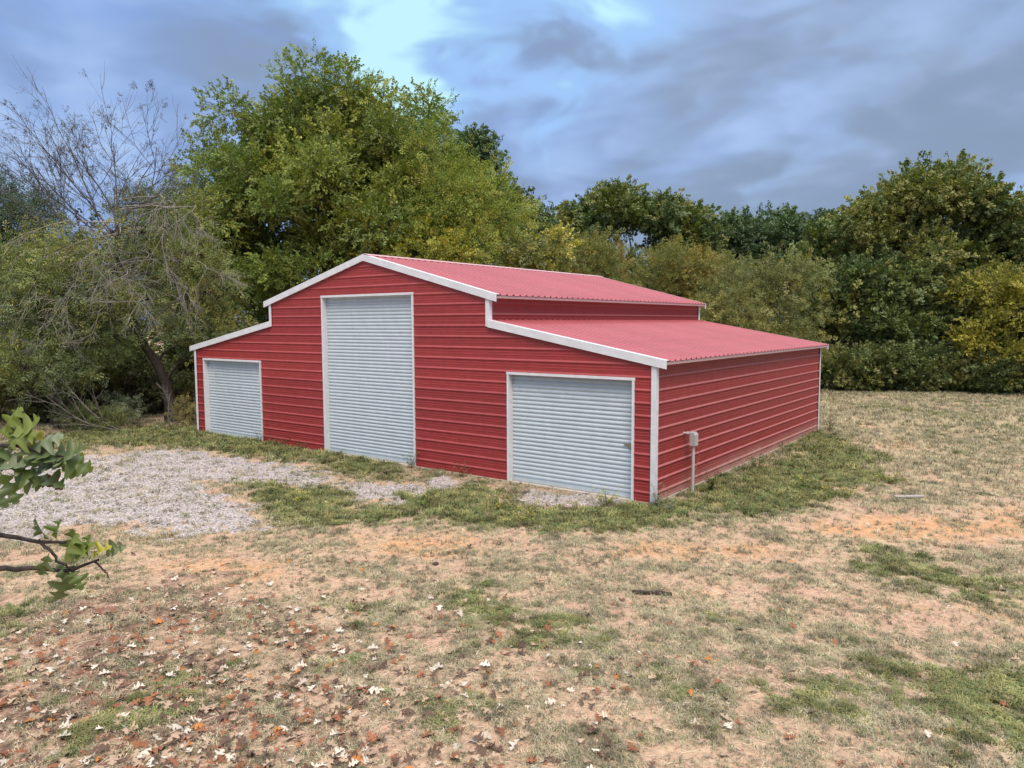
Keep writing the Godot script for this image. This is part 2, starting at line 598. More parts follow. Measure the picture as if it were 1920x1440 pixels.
func make_debris() -> void:
	rng.seed = 204
	# crumbs of soil, snapped stalks and chips of dead leaf on the bare places
	var lump := Shape.new()
	for i in 5:
		var a := TAU * i / 5.0
		var b := TAU * (i + 1) / 5.0
		var p := Vector3(cos(a), -0.2, sin(a) * 0.8)
		var q := Vector3(cos(b), -0.2, sin(b) * 0.8)
		lump.flat(q, p, Vector3(0.15, 0.55, -0.1))
	var stalk := Shape.new()
	stalk.quad(Vector3(-1, 0, 0.03), Vector3(1, 0, 0.03), Vector3(1, 0.03, -0.03), Vector3(-1, 0.03, -0.03))
	stalk.quad(Vector3(0.1, 0.01, 0.02), Vector3(0.16, 0.01, 0.0), Vector3(0.7, 0.05, 0.45), Vector3(0.66, 0.05, 0.47))
	var lumps := []
	var lump_tints := []
	var stalks := []
	var stalk_tints := []
	for ring in [[3.5, 7.0, 1300.0], [7.0, 11.0, 600.0], [11.0, 18.0, 180.0]]:
		var area: float = PI * (ring[1] * ring[1] - ring[0] * ring[0]) * 92.0 / 360.0
		for i in int(area * ring[2]):
			var r := sqrt(rng.randf_range(ring[0] * ring[0], ring[1] * ring[1]))
			var a := YAW + deg_to_rad(rng.randf_range(-46.0, 46.0))
			var x := 20.5 - sin(a) * r
			var z := 11.76 - cos(a) * r
			if in_barn(x, z, 0.05) or zone_at(x, z, 0) > 0.5:
				continue
			var at := Vector3(x, ground_y(x, z), z)
			var turn := Basis(Vector3.UP, rng.randf() * TAU)
			if rng.randf() < 0.55:
				var s := 0.005 + 0.020 * pow(rng.randf(), 2.5)
				lumps.append(Transform3D(turn.scaled(Vector3(s, s * rng.randf_range(0.5, 1.0), s)), at))
				var t := rng.randf_range(0.4, 1.5)
				lump_tints.append(Color(0.36 * t, 0.205 * t, 0.150 * t))
			else:
				var s := rng.randf_range(0.015, 0.055) * (1.0 + r * 0.03)
				stalks.append(Transform3D((turn * Basis(Vector3.BACK, rng.randf_range(-0.15, 0.15))).scaled(Vector3(s, s, s * rng.randf_range(0.7, 1.6))), at + Vector3.UP * 0.006))
				var t := rng.randf_range(0.3, 1.1)
				stalk_tints.append(Color(0.60 * t, 0.49 * t, 0.36 * t))
	tag(scatter("dirt", lump.mesh(), mats.pebble, lumps, lump_tints, self), "crumbs of reddish soil scattered on the bare patches", "dirt", "", "stuff")
	tag(scatter("straw_debris", stalk.mesh(), mats.pebble, stalks, stalk_tints, self), "snapped straw and twig bits scattered on the bare patches", "straw", "", "stuff")


func make_gravel() -> void:
	rng.seed = 205
	var stone := Shape.new()
	var pts := []
	for i in 6:
		pts.append(Vector3([1, -1, 0, 0, 0, 0][i], [0, 0, 0.7, -0.7, 0, 0][i], [0, 0, 0, 0, 1, -1][i]) * rng.randf_range(0.75, 1.2) + Vector3(rng.randf_range(-0.2, 0.2), 0, rng.randf_range(-0.2, 0.2)))
	for f in [[0, 2, 4], [4, 2, 1], [1, 2, 5], [5, 2, 0], [4, 3, 0], [1, 3, 4], [5, 3, 1], [0, 3, 5]]:
		var a: Vector3 = pts[f[0]]
		var b: Vector3 = pts[f[1]]
		var c: Vector3 = pts[f[2]]
		if (b - a).cross(c - a).dot(a + b + c) < 0.0:
			stone.flat(a, c, b)
		else:
			stone.flat(a, b, c)
	var places := []
	var tints := []
	while places.size() < 26000:
		var x := rng.randf_range(0.0, 15.0)
		var z := rng.randf_range(0.02, 9.5)
		if rng.randf() > zone_at(x, z, 0) * 1.0 - zone_at(x, z, 1) * 0.6:
			continue
		var s := 0.010 + 0.020 * rng.randf() * rng.randf()
		places.append(Transform3D(Basis.from_euler(Vector3(rng.randf() * 0.7, rng.randf() * TAU, rng.randf() * 0.7)).scaled(Vector3(1, rng.randf_range(0.6, 1.0), rng.randf_range(0.7, 1.2)) * s), Vector3(x, ground_y(x, z) + s * 0.2, z)))
		var t := 0.15 + 0.40 * rng.randf()
		tints.append(Color(t * 1.03, t * rng.randf_range(0.92, 1.0), t * rng.randf_range(0.9, 1.02)))
	tag(scatter("gravel", stone.mesh(), mats.pebble, places, tints, self), "pinkish grey crushed gravel spread in front of the barn doors", "gravel", "", "stuff")


# ------------------------------------------------------------------ barn

func course_profile() -> Array:
	# (height, depth) up one course of sheet: flat, two faint swages, then the rib
	return [Vector2(0, 0), Vector2(0.048, 0), Vector2(0.055, 0.0035), Vector2(0.063, 0.0035), Vector2(0.070, 0), Vector2(0.100, 0), Vector2(0.107, 0.0035), Vector2(0.115, 0.0035), Vector2(0.122, 0), Vector2(0.152, 0), Vector2(0.172, 0.016), Vector2(0.184, 0.016), Vector2(0.214, 0), Vector2(PITCH, 0)]


func strip(y0: float, y1: float, left: Callable, right: Callable, o: Vector3, ux: Vector3, nz: Vector3, dusty := false) -> ArrayMesh:
	var s := Shape.new()
	var base := floorf(y0 / PITCH + 0.001) * PITCH
	var sheet := int(floorf((y0 / PITCH + 0.001) / 4.0))
	var shade: float = [1.0, 0.93, 1.05, 0.96, 1.03, 0.95][sheet % 6]
	var pts := []
	var profile := course_profile()
	for i in profile.size():
		var p := Vector2(profile[i].x + base, profile[i].y)
		if i > 0:
			var q := Vector2(profile[i - 1].x + base, profile[i - 1].y)
			for cut in [y0, y1]:
				if q.x < cut - 1e-5 and p.x > cut + 1e-5:
					pts.append(q.lerp(p, (cut - q.x) / (p.x - q.x)))
		if p.x >= y0 - 1e-5 and p.x <= y1 + 1e-5:
			pts.append(p)
	var seg := 48 if dusty else 1
	for i in pts.size() - 1:
		var a: Vector2 = pts[i]
		var b: Vector2 = pts[i + 1]
		var la: float = left.call(a.x)
		var ra: float = right.call(a.x)
		var lb: float = left.call(b.x)
		var rb: float = right.call(b.x)
		for k in seg:
			var f0 := float(k) / seg
			var f1 := float(k + 1) / seg
			var p0 := o + ux * lerpf(la, ra, f0) + Vector3.UP * a.x + nz * a.y
			var p1 := o + ux * lerpf(la, ra, f1) + Vector3.UP * a.x + nz * a.y
			var p2 := o + ux * lerpf(lb, rb, f1) + Vector3.UP * b.x + nz * b.y
			var p3 := o + ux * lerpf(lb, rb, f0) + Vector3.UP * b.x + nz * b.y
			s.tint = ((Color(0.76, 0.36, 0.40) if absf(nz.x) > 0.5 else Color(0.57, 0.15, 0.175)) if b.y < a.y - 0.01 else RED) * shade  # rib tops tinted paler: settled dust plus the sky's highlight painted in
			if dusty:
				s.quad_tinted(p0, p1, p2, p3, dust(p0, s.tint), dust(p1, s.tint), dust(p2, s.tint), dust(p3, s.tint))
			else:
				s.quad(p0, p1, p2, p3)
	return s.mesh()


func dust(p: Vector3, paint: Color) -> Color:
	# splashed soil on the lowest sheets
	var n := bumpy.get_noise_3d(p.x * 6.0, p.y * 14.0, p.z * 6.0) * 0.5 + bumpy.get_noise_3d(p.x * 2.0, 5.0, p.z * 2.0) * 0.5
	var a := clampf(smoothstep(0.46, 0.04, p.y) * (0.62 + n * 1.0 + 0.25 * smoothstep(-2.0, -9.0, p.z)) + smoothstep(0.15, 0.0, p.y) * 0.2, 0.0, 0.85)
	return paint.lerp(Color(0.74, 0.62, 0.57), a)


func make_barn() -> void:
	rng.seed = 201
	var barn := thing("barn", Vector3.ZERO, 0.0, "red metal barn with a raised centre aisle, white trim and three grey roll up doors", "barn")
	var red: Material = mats.red_steel
	var white: Material = mats.white_trim
	var s := (H4 - H3) / (BW * 0.5 - BA)
	var t := (H2 - H1) / BA
	var lift := 0.112            # walls run up to just under the roof sheets
	var doors := [[0.42, 3.23, 2.17], [5.82, 8.96, 3.84], [11.55, 14.40, 2.18]]
	var f := Shape.new()
	f.box(Vector3(-0.035, -0.25, -BL - 0.035), Vector3(BW + 0.035, 0.012, 0.035))
	part("foundation", f.mesh(), mats.concrete, barn)

	# front wall: courses cut by the rakes and by the doors
	var left_limit := func(y: float) -> float:
		if y <= H1 + lift: return 0.0
		if y <= H2 + lift: return (y - H1 - lift) / t
		if y <= H3 + lift: return BA
		return minf(BA + (y - H3 - lift) / s, BW * 0.5)
	var right_limit := func(y: float) -> float: return BW - left_limit.call(y)
	var wall := holder("front_wall", barn)
	var top := H4 + lift
	for k in int(ceilf(top / PITCH)):
		var cuts := [k * PITCH, minf((k + 1) * PITCH, top)]
		for y in [2.17, 2.18, 3.84, H1 + lift, H2 + lift, H3 + lift]:
			if y > cuts[0] + 0.012 and y < cuts[-1] - 0.012:
				cuts.append(y)
		cuts.sort()
		for i in cuts.size() - 1:
			var y0: float = cuts[i]
			var y1: float = cuts[i + 1]
			var edges := [left_limit]
			for d in doors:
				if y1 <= d[2] + 0.013:
					var a: float = d[0]
					var b: float = d[1]
					edges.append(func(_y: float) -> float: return a)
					edges.append(func(_y: float) -> float: return b)
			edges.append(right_limit)
			for e in range(0, edges.size(), 2):
				if y1 > H4 + lift - 0.001 and y1 - y0 < 0.02:
					continue
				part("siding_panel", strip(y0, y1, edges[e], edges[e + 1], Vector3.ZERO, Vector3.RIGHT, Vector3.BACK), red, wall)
	# side walls, clerestory walls and back
	var zero := func(_y: float) -> float: return 0.0
	var long := func(_y: float) -> float: return BL
	for w in [["side_wall", Vector3(BW, 0, 0), Vector3.FORWARD, Vector3.RIGHT, 0.0, H1 + lift], ["clerestory_wall", Vector3(BW - BA, 0, 0), Vector3.FORWARD, Vector3.RIGHT, H2 + 0.02, H3 + lift], ["clerestory_wall", Vector3(BA, 0, -BL), Vector3.BACK, Vector3.LEFT, H2 + 0.02, H3 + lift], ["side_wall", Vector3(0, 0, -BL), Vector3.BACK, Vector3.LEFT, 0.0, H1 + lift]]:
		var h := holder(w[0], barn)
		var y0: float = w[4]
		while y0 < w[5] - 0.005:
			var y1 := minf((floorf(y0 / PITCH + 0.001) + 1.0) * PITCH, w[5])
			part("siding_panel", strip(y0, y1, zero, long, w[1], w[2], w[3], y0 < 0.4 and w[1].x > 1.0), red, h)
			y0 = y1
	var back := holder("back_wall", barn)
	var mirrored_left := func(y: float) -> float: return left_limit.call(y)
	for k in int(ceilf(top / PITCH)):
		if top - k * PITCH > 0.02:
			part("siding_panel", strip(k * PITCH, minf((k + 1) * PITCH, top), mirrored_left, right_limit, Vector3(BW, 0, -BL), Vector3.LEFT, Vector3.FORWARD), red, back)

	# roofs: sheets four ribs wide, ribs running down the slope
	for r in [["main_roof", BW * 0.5, H4 + RO, BW - BA + OH, H3 - s * OH + RO], ["lean_to_roof", BW - BA + 0.01, H2 + RO, BW + OH, H1 - t * OH + RO], ["main_roof", BW * 0.5, H4 + RO, BA - OH, H3 - s * OH + RO], ["lean_to_roof", BA - 0.01, H2 + RO, -OH, H1 - t * OH + RO]]:
		var h := holder(r[0], barn)
		var hi := Vector3(r[1], r[2], 0)
		var lo := Vector3(r[3], r[4], 0)
		var down := lo - hi
		var up := Vector3(-down.y, absf(down.x), 0).normalized() if down.x > 0 else Vector3(down.y, absf(down.x), 0).normalized()
		var z := 0.02
		while z > -BL - 0.02:
			var sh := Shape.new()
			sh.tint = Color.WHITE * [1.0, 0.94, 0.98, 0.92, 0.97][h.get_child_count() % 5]
			var z1 := maxf(z - PITCH * 4.0, -BL - 0.02)
			var zz := z
			while zz > z1 + 0.01:
				var prof := [Vector2(0, 0), Vector2(0.080, 0), Vector2(0.094, 0.030), Vector2(0.130, 0.030), Vector2(0.144, 0), Vector2(PITCH, 0)]
				for i in prof.size() - 1:
					var a: Vector2 = prof[i]
					var b: Vector2 = prof[i + 1]
					var za := maxf(zz - a.x, z1)
					var zb := maxf(zz - b.x, z1)
					if za - zb < 1e-4:
						continue
					var p0 := lo + Vector3(0, 0, za) + up * a.y
					var p1 := lo + Vector3(0, 0, zb) + up * b.y
					var p2 := hi + Vector3(0, 0, zb) + up * b.y
					var p3 := hi + Vector3(0, 0, za) + up * a.y
					if down.x > 0:
						sh.quad(p0, p1, p2, p3)
					else:
						sh.quad(p1, p0, p3, p2)
				zz -= PITCH
			part("roof_panel", sh.mesh(), mats.red_roof, h)
			z = z1
	# ridge cap
	var cap := Shape.new()
	for side in [1.0, -1.0]:
		var a := Vector3(BW * 0.5, H4 + RO + 0.040, 0.06)
		var b := Vector3(BW * 0.5 + side * 0.17, H4 + RO + 0.040 - 0.17 * s, 0.06)
		var c := Vector3(b.x, b.y - 0.012, b.z)
		var q := Vector3(0, 0, -BL - 0.12)
		if side > 0:
			cap.quad(b, b + q, a + q, a)
			cap.quad(c, c + q, b + q, b)
		else:
			cap.quad(a, a + q, b + q, b)
			cap.quad(b, b + q, c + q, c)
	part("ridge_cap", cap.mesh(), mats.ridge_steel, barn)

	# rake trim: an L of sheet along each sloping edge, at the front and the back
	for end in [1.0, -1.0]:
		for e in [[-OH, H1 - t * OH, BA, H2], [BA - OH, H3 - s * OH, BW * 0.5, H4], [BW + OH, H1 - t * OH, BW - BA, H2], [BW - BA + OH, H3 - s * OH, BW * 0.5, H4]]:
			var a := Vector2(e[0], e[1] + RO)
			var b := Vector2(e[2], e[3] + RO)
			var steep := absf(b.y - a.y) / absf(b.x - a.x)
			var rise := Vector2(0, 0.022)
			var drop := Vector2(0, -0.128)
			if e[2] == BW * 0.5:
				pass
			elif e[0] < e[2]:
				b.x -= 0.0
			var shape := Shape.new()
			var ring := [a + drop, b + drop, b + rise, a + rise] if b.x > a.x else [b + drop, a + drop, a + rise, b + rise]
			var flange := [a + rise * 0.75, b + rise * 0.75, b + rise, a + rise] if b.x > a.x else [b + rise * 0.75, a + rise * 0.75, a + rise, b + rise]
			if end > 0:
				shape.prism(ring, 0.026, 0.062, 0.005)
				shape.prism(flange, -0.10, 0.0255)
			else:
				shape.prism(ring, -BL - 0.062, -BL - 0.026)
				shape.prism(flange, -BL - 0.0255, -BL + 0.10)
			part("rake_trim", shape.mesh(), white, barn)
	# eave trim under the open ends of the roof sheets
	for e in [[BW + OH - 0.025, H1 - t * OH + RO], [BW - BA + OH - 0.025, H3 - s * OH + RO], [-OH + 0.025, H1 - t * OH + RO], [BA - OH + 0.025, H3 - s * OH + RO]]:
		var shape := Shape.new()
		shape.box(Vector3(e[0] - 0.012, e[1] - 0.058, -BL - 0.02), Vector3(e[0] + 0.012, e[1] - 0.006, 0.02))
		var inward := -1.0 if e[0] > BW * 0.5 else 1.0
		shape.box(Vector3(minf(e[0] + inward * 0.013, e[0] + inward * 0.19), e[1] - 0.058, -BL - 0.02), Vector3(maxf(e[0] + inward * 0.013, e[0] + inward * 0.19), e[1] - 0.050, 0.02))
		part("eave_trim", shape.mesh(), mats.eave_steel, barn)
	# corners and the upright steps between lean-to and centre
	for c in [[0.0, 0.0, H1 + 0.02], [BW, 0.0, H1 + 0.02], [BA, H2 + 0.02, H3 + 0.03], [BW - BA, H2 + 0.02, H3 + 0.03]]:
		for end in [0.0, -BL]:
			var out := 1.0 if c[0] > BW * 0.5 else -1.0
			var face := 1.0 if end == 0.0 else -1.0
			var shape := Shape.new()
			var x0: float = c[0] + out * 0.030
			var x1: float = c[0] - out * 0.066
			shape.box(Vector3(minf(x0, x1), c[1], minf(end + face * 0.022, end + face * 0.032)), Vector3(maxf(x0, x1), c[2], maxf(end + face * 0.022, end + face * 0.032)))
			var z0: float = end + face * 0.0215
			var z1: float = end - face * 0.070
			shape.box(Vector3(minf(c[0] + out * 0.021, x0), c[1], minf(z0, z1)), Vector3(maxf(c[0] + out * 0.021, x0), c[2], maxf(z0, z1)))
			part("corner_trim", shape.mesh(), white, barn)
	# base trim along the sides
	for x in [BW, 0.0]:
		var out := 1.0 if x > 1.0 else -1.0
		var shape := Shape.new()
		shape.tint = Color(0.72, 0.62, 0.52)
		shape.box(Vector3(minf(x + out * 0.002, x + out * 0.034), 0.013, -BL + 0.07), Vector3(maxf(x + out * 0.002, x + out * 0.034), 0.034, -0.08))
		part("base_trim", shape.mesh(), white, barn)
	for d in doors:
		make_door(barn, d[0], d[1], d[2], d[0] > 10.0)


func make_door(barn: Node3D, x0: float, x1: float, h: float, latch: bool) -> void:
	var door := holder("roll_up_door", barn)
	var white: Material = mats.white_trim
	for x in [x0, x1 - 0.045]:
		var s := Shape.new()
		s.box(Vector3(x, 0.0125, -0.20), Vector3(x + 0.045, h, 0.030), 0.004)
		part("jamb", s.mesh(), white, door)
	var head := Shape.new()
	head.box(Vector3(x0 - 0.012, h + 0.0005, -0.20), Vector3(x1 + 0.012, h + 0.052, 0.034), 0.004)
	part("header", head.mesh(), white, door)
	var curtain := Shape.new()
	var slat := 0.0825
	var n := int(ceilf((h - 0.09) / slat))
	# one slat: a broad flat bead and a narrow groove
	var prof := [Vector2(0.0, -0.010), Vector2(0.012, -0.003), Vector2(0.028, 0.004), Vector2(0.042, 0.006), Vector2(0.056, 0.004), Vector2(0.070, -0.003), Vector2(0.0825, -0.010)]
	for i in n:
		var y := 0.09 + i * slat
		for k in prof.size() - 1:
			var a: Vector2 = prof[k]
			var b: Vector2 = prof[k + 1]
			var ya := minf(y + a.x, h)
			var yb := minf(y + b.x, h)
			if yb - ya < 1e-4:
				continue
			curtain.quad(Vector3(x0 + 0.046, ya, -0.115 + a.y * 1.05), Vector3(x1 - 0.046, ya, -0.115 + a.y * 1.05), Vector3(x1 - 0.046, yb, -0.115 + b.y * 1.05), Vector3(x0 + 0.046, yb, -0.115 + b.y * 1.05))
	part("curtain", curtain.mesh(), mats.door_steel, door)
	var bar := Shape.new()
	bar.box(Vector3(x0 + 0.047, 0.020, -0.135), Vector3(x1 - 0.047, 0.088, -0.096), 0.006)
	part("bottom_bar", bar.mesh(), mats.door_steel, door)
	var inside := Shape.new()
	inside.box(Vector3(x0 + 0.047, 0.0125, -0.24), Vector3(x1 - 0.047, h + 0.05, -0.205))
	part("backing", inside.mesh(), mats.dark_gap, door)
	if latch:
		var l := Shape.new()
		l.box(Vector3(x1 - 0.24, 0.985, -0.104), Vector3(x1 - 0.10, 1.015, -0.082), 0.003)
		l.box(Vector3(x1 - 0.155, 0.930, -0.104), Vector3(x1 - 0.105, 0.984, -0.076), 0.006)
		l.tube([Vector3(x1 - 0.26, 1.0, -0.09), Vector3(x1 - 0.235, 1.0, -0.075)], [0.008, 0.012], 8)
		part("latch", l.mesh(), mats.brass, door)


# ------------------------------------------------------------------ trees

func spray(leaves: int, length: float, leaf: float, wide: float, droop := 0.0) -> ArrayMesh:
	# a twig along +z with leaves set round it
	var s := Shape.new()
	s.tint = Color(0.55, 0.42, 0.40)
	s.flat(Vector3(-0.005, 0, 0), Vector3(0.005, 0, 0), Vector3(0, -droop * length * 0.5, length))
	for i in leaves:
		var f := (i + rng.randf()) / leaves
		var p := Vector3(0, -droop * length * f * f * 0.5, length * f) + Vector3(rng.randf_range(-1, 1), rng.randf_range(-1, 1), rng.randf_range(-0.5, 0.5)) * length * 0.13
		var a := rng.randf() * TAU
		var d := Vector3(cos(a), rng.randf_range(-0.7, 0.35) - droop, sin(a) + 0.5).normalized()
		var side := d.cross(Vector3(rng.randf_range(-0.5, 0.5), 1.0, rng.randf_range(-0.5, 0.5))).normalized()
		var nn := side.cross(d)
		var l := leaf * rng.randf_range(0.65, 1.2)
		var w := l * wide * 0.5
		var t := rng.randf_range(0.80, 0.98)
		s.tint = Color(t * rng.randf_range(0.95, 1.02), t, t * rng.randf_range(0.85, 1.0))
		var m := p + d * l * 0.45
		s.flat(p, m + side * w + nn * w * 0.35, p + d * l)
		s.flat(p, p + d * l, m - side * w + nn * w * 0.35)
	return s.mesh()


func limb(s: Shape, path: Array, r0: float, r1: float, sides := 6) -> void:
	var radii := []
	for i in path.size():
		radii.append(lerpf(r0, r1, float(i) / (path.size() - 1)))
	s.tube(path, radii, sides)


func curved(a: Vector3, b: Vector3, first: Vector3, n: int, wobble: float) -> Array:
	# from a to b, leaving a in the direction first
	var out := []
	var mid := a + first * a.distance_to(b) * 0.45
	for i in n + 1:
		var f := float(i) / n
		var p := a.lerp(mid, f).lerp(mid.lerp(b, f), f)
		if i > 0 and i < n:
			p += Vector3(rng.randf_range(-1, 1), rng.randf_range(-1, 1), rng.randf_range(-1, 1)) * wobble
		out.append(p)
	return out


func tree(o: Node3D, spec: Dictionary) -> void:
	# spec: trunk (path), radius, lobes [x, y, z, rx, ry, rz], clumps, size (of a clump), sprays (per clump), mesh, palette, scale, bark, twigs
	var wood := Shape.new()
	wood.tint = spec.get("bark", Color(0.085, 0.070, 0.058))
	var nodes := []             # [place, direction, thickness]
	var path: Array = spec.trunk
	var radii := []
	for i in path.size():
		radii.append(spec.radius * lerpf(1.0, 0.32, float(i) / (path.size() - 1)) * (1.25 if i == 0 else 1.0))
	wood.tube(path, radii, 8)
	for i in range(1, path.size()):
		nodes.append([path[i], (path[i] - path[i - 1]).normalized(), radii[i]])
	# clumps: spread through the lobes, mostly near their surface
	var clumps := []
	var lobes: Array = spec.lobes
	var tries := 0
	var size: float = spec.size
	while clumps.size() < spec.clumps and tries < spec.clumps * 40:
		tries += 1
		var l: Array = lobes[rng.randi() % lobes.size()]
		var d := Vector3(rng.randfn(), rng.randfn() * 0.9 + 0.15, rng.randfn()).normalized() * pow(rng.randf(), 0.33)
		var p := Vector3(l[0] + d.x * l[3] * 0.92, l[1] + d.y * l[4] * 0.92, l[2] + d.z * l[5] * 0.92)
		if p.y < 0.25:
			continue
		var ok := true
		for c in clumps:
			if c.distance_to(p) < size * 0.62:
				ok = false
				break
		if ok:
			clumps.append(p)
	var heart: Vector3 = path[path.size() - 1]
	clumps.sort_custom(func(a, b): return a.distance_squared_to(heart) < b.distance_squared_to(heart))
	for c in clumps:
		var best = nodes[0]
		var cost := 1e9
		for nd in nodes:
			var v: Vector3 = c - nd[0]
			var k: float = v.length() + maxf(-v.y, 0.0) * 0.9 - nd[2] * 6.0
			if k < cost:
				cost = k
				best = nd
		var first: Vector3 = (best[1] * 0.7 + (c - best[0]).normalized() * 0.6 + Vector3.UP * 0.25).normalized()
		var b := curved(best[0], c, first, 4, 0.03 * best[0].distance_to(c))
		var r0: float = minf(best[2] * 0.75, 0.02 + 0.022 * best[0].distance_to(c))
		limb(wood, b, r0, 0.012, 5)
		for i in [2, 3, 4]:
			nodes.append([b[i], (b[i] - b[i - 1]).normalized(), lerpf(r0, 0.012, i / 4.0)])
	var places := []
	var tints := []
	var palette: Array = spec.palette
	for c in clumps:
		var count: int = int(spec.sprays * 1.15 * rng.randf_range(0.55, 1.3))
		var kin: Color = palette[rng.randi() % palette.size()]
		var cs := size * rng.randf_range(0.75, 1.2)
		for i in int(spec.get("twigs", 5)):
			var d := Vector3(rng.randfn(), rng.randfn() * 0.7, rng.randfn()).normalized()
			limb(wood, [c - d * 0.1, c + d * cs * 0.5 + Vector3.UP * 0.05, c + d * cs * rng.randf_range(0.8, 1.1)], 0.012, 0.005, 3)
		for i in count:
			var d := Vector3(rng.randfn(), rng.randfn(), rng.randfn()).normalized()
			var r := pow(rng.randf(), 0.45) * cs
			var p: Vector3 = c + Vector3(d.x * r, d.y * r * spec.get("squash", 0.72), d.z * r)
			if p.y < 0.05:
				continue
			var out := (d + Vector3(rng.randfn(), rng.randfn() + spec.get("lift", 0.1), rng.randfn()) * 0.55).normalized()
			var basis := Basis.looking_at(-out, Vector3.UP if absf(out.y) < 0.95 else Vector3.RIGHT) * Basis(Vector3.BACK, rng.randf() * TAU)
			places.append(Transform3D(basis.scaled(Vector3.ONE * spec.scale * rng.randf_range(0.7, 1.25)), p))
			var own: Color = kin if rng.randf() < 0.72 else palette[rng.randi() % palette.size()]
			var t := rng.randf_range(0.92, 1.28)
			tints.append(Color(own.r * t, own.g * t, own.b * t) * (2.15 if own.g < 0.115 else 1.7))
	part("trunk", wood.mesh(), mats.bark, o)
	if places.size() > 0:
		scatter("crown", spec.mesh, mats.leaf, places, tints, o)


func straight(h: float, lean := 0.0, wob := 0.08) -> Array:
	var out := []
	for i in 7:
		var f := i / 6.0
		out.append(Vector3(lean * f * h + rng.randf_range(-wob, wob) * f, h * f - 0.1, rng.randf_range(-wob, wob) * f))
	return out


func branching(s: Shape, tips: Array, p: Vector3, d: Vector3, length: float, r: float, depth: int, up: float) -> void:
	var path := [p]
	var n := 5 if depth > 1 else 3
	var q := p
	var dir := d
	for i in n:
		dir = (dir + Vector3(rng.randfn(), rng.randfn(), rng.randfn()) * 0.13 + Vector3.UP * up * 0.12).normalized()
		q += dir * length / n
		path.append(q)
	limb(s, path, r, r * 0.45, 5 if depth > 2 else 3)
	if depth <= 0:
		tips.append([q, dir])
		return
	var kids := 5 if depth > 1 else 4
	for i in kids:
		var f := 0.28 + 0.72 * (i + rng.randf() * 0.7) / kids
		var at: Vector3 = path[clampi(int(f * n), 1, n)]
		var ax := dir.cross(Vector3(rng.randfn(), rng.randfn(), rng.randfn())).normalized()
		branching(s, tips, at, dir.rotated(ax, rng.randf_range(0.3, 0.75)), length * rng.randf_range(0.42, 0.68), maxf(r * 0.5, 0.005), depth - 1, up)
	tips.append([q, dir])


const G_BIG := [Color(0.138, 0.172, 0.040), Color(0.102, 0.144, 0.036), Color(0.182, 0.200, 0.046), Color(0.082, 0.108, 0.034)]
const G_LIME := [Color(0.165, 0.200, 0.042), Color(0.125, 0.170, 0.036), Color(0.205, 0.215, 0.048)]
const G_OAK := [Color(0.064, 0.084, 0.030), Color(0.086, 0.102, 0.034), Color(0.052, 0.074, 0.032), Color(0.110, 0.112, 0.034)]
const G_COOL := [Color(0.050, 0.078, 0.040), Color(0.062, 0.090, 0.045), Color(0.045, 0.065, 0.038)]
const G_YELLOW := [Color(0.270, 0.245, 0.038), Color(0.160, 0.180, 0.038), Color(0.215, 0.215, 0.040), Color(0.120, 0.150, 0.036)]
const G_OLIVE := [Color(0.165, 0.162, 0.060), Color(0.128, 0.138, 0.055), Color(0.205, 0.185, 0.060), Color(0.105, 0.118, 0.050)]
const G_RUST := [Color(0.210, 0.150, 0.042), Color(0.150, 0.145, 0.045), Color(0.108, 0.122, 0.042), Color(0.130, 0.135, 0.045)]
const G_ELM := [Color(0.126, 0.155, 0.055), Color(0.096, 0.125, 0.050), Color(0.165, 0.172, 0.052), Color(0.080, 0.102, 0.054)]


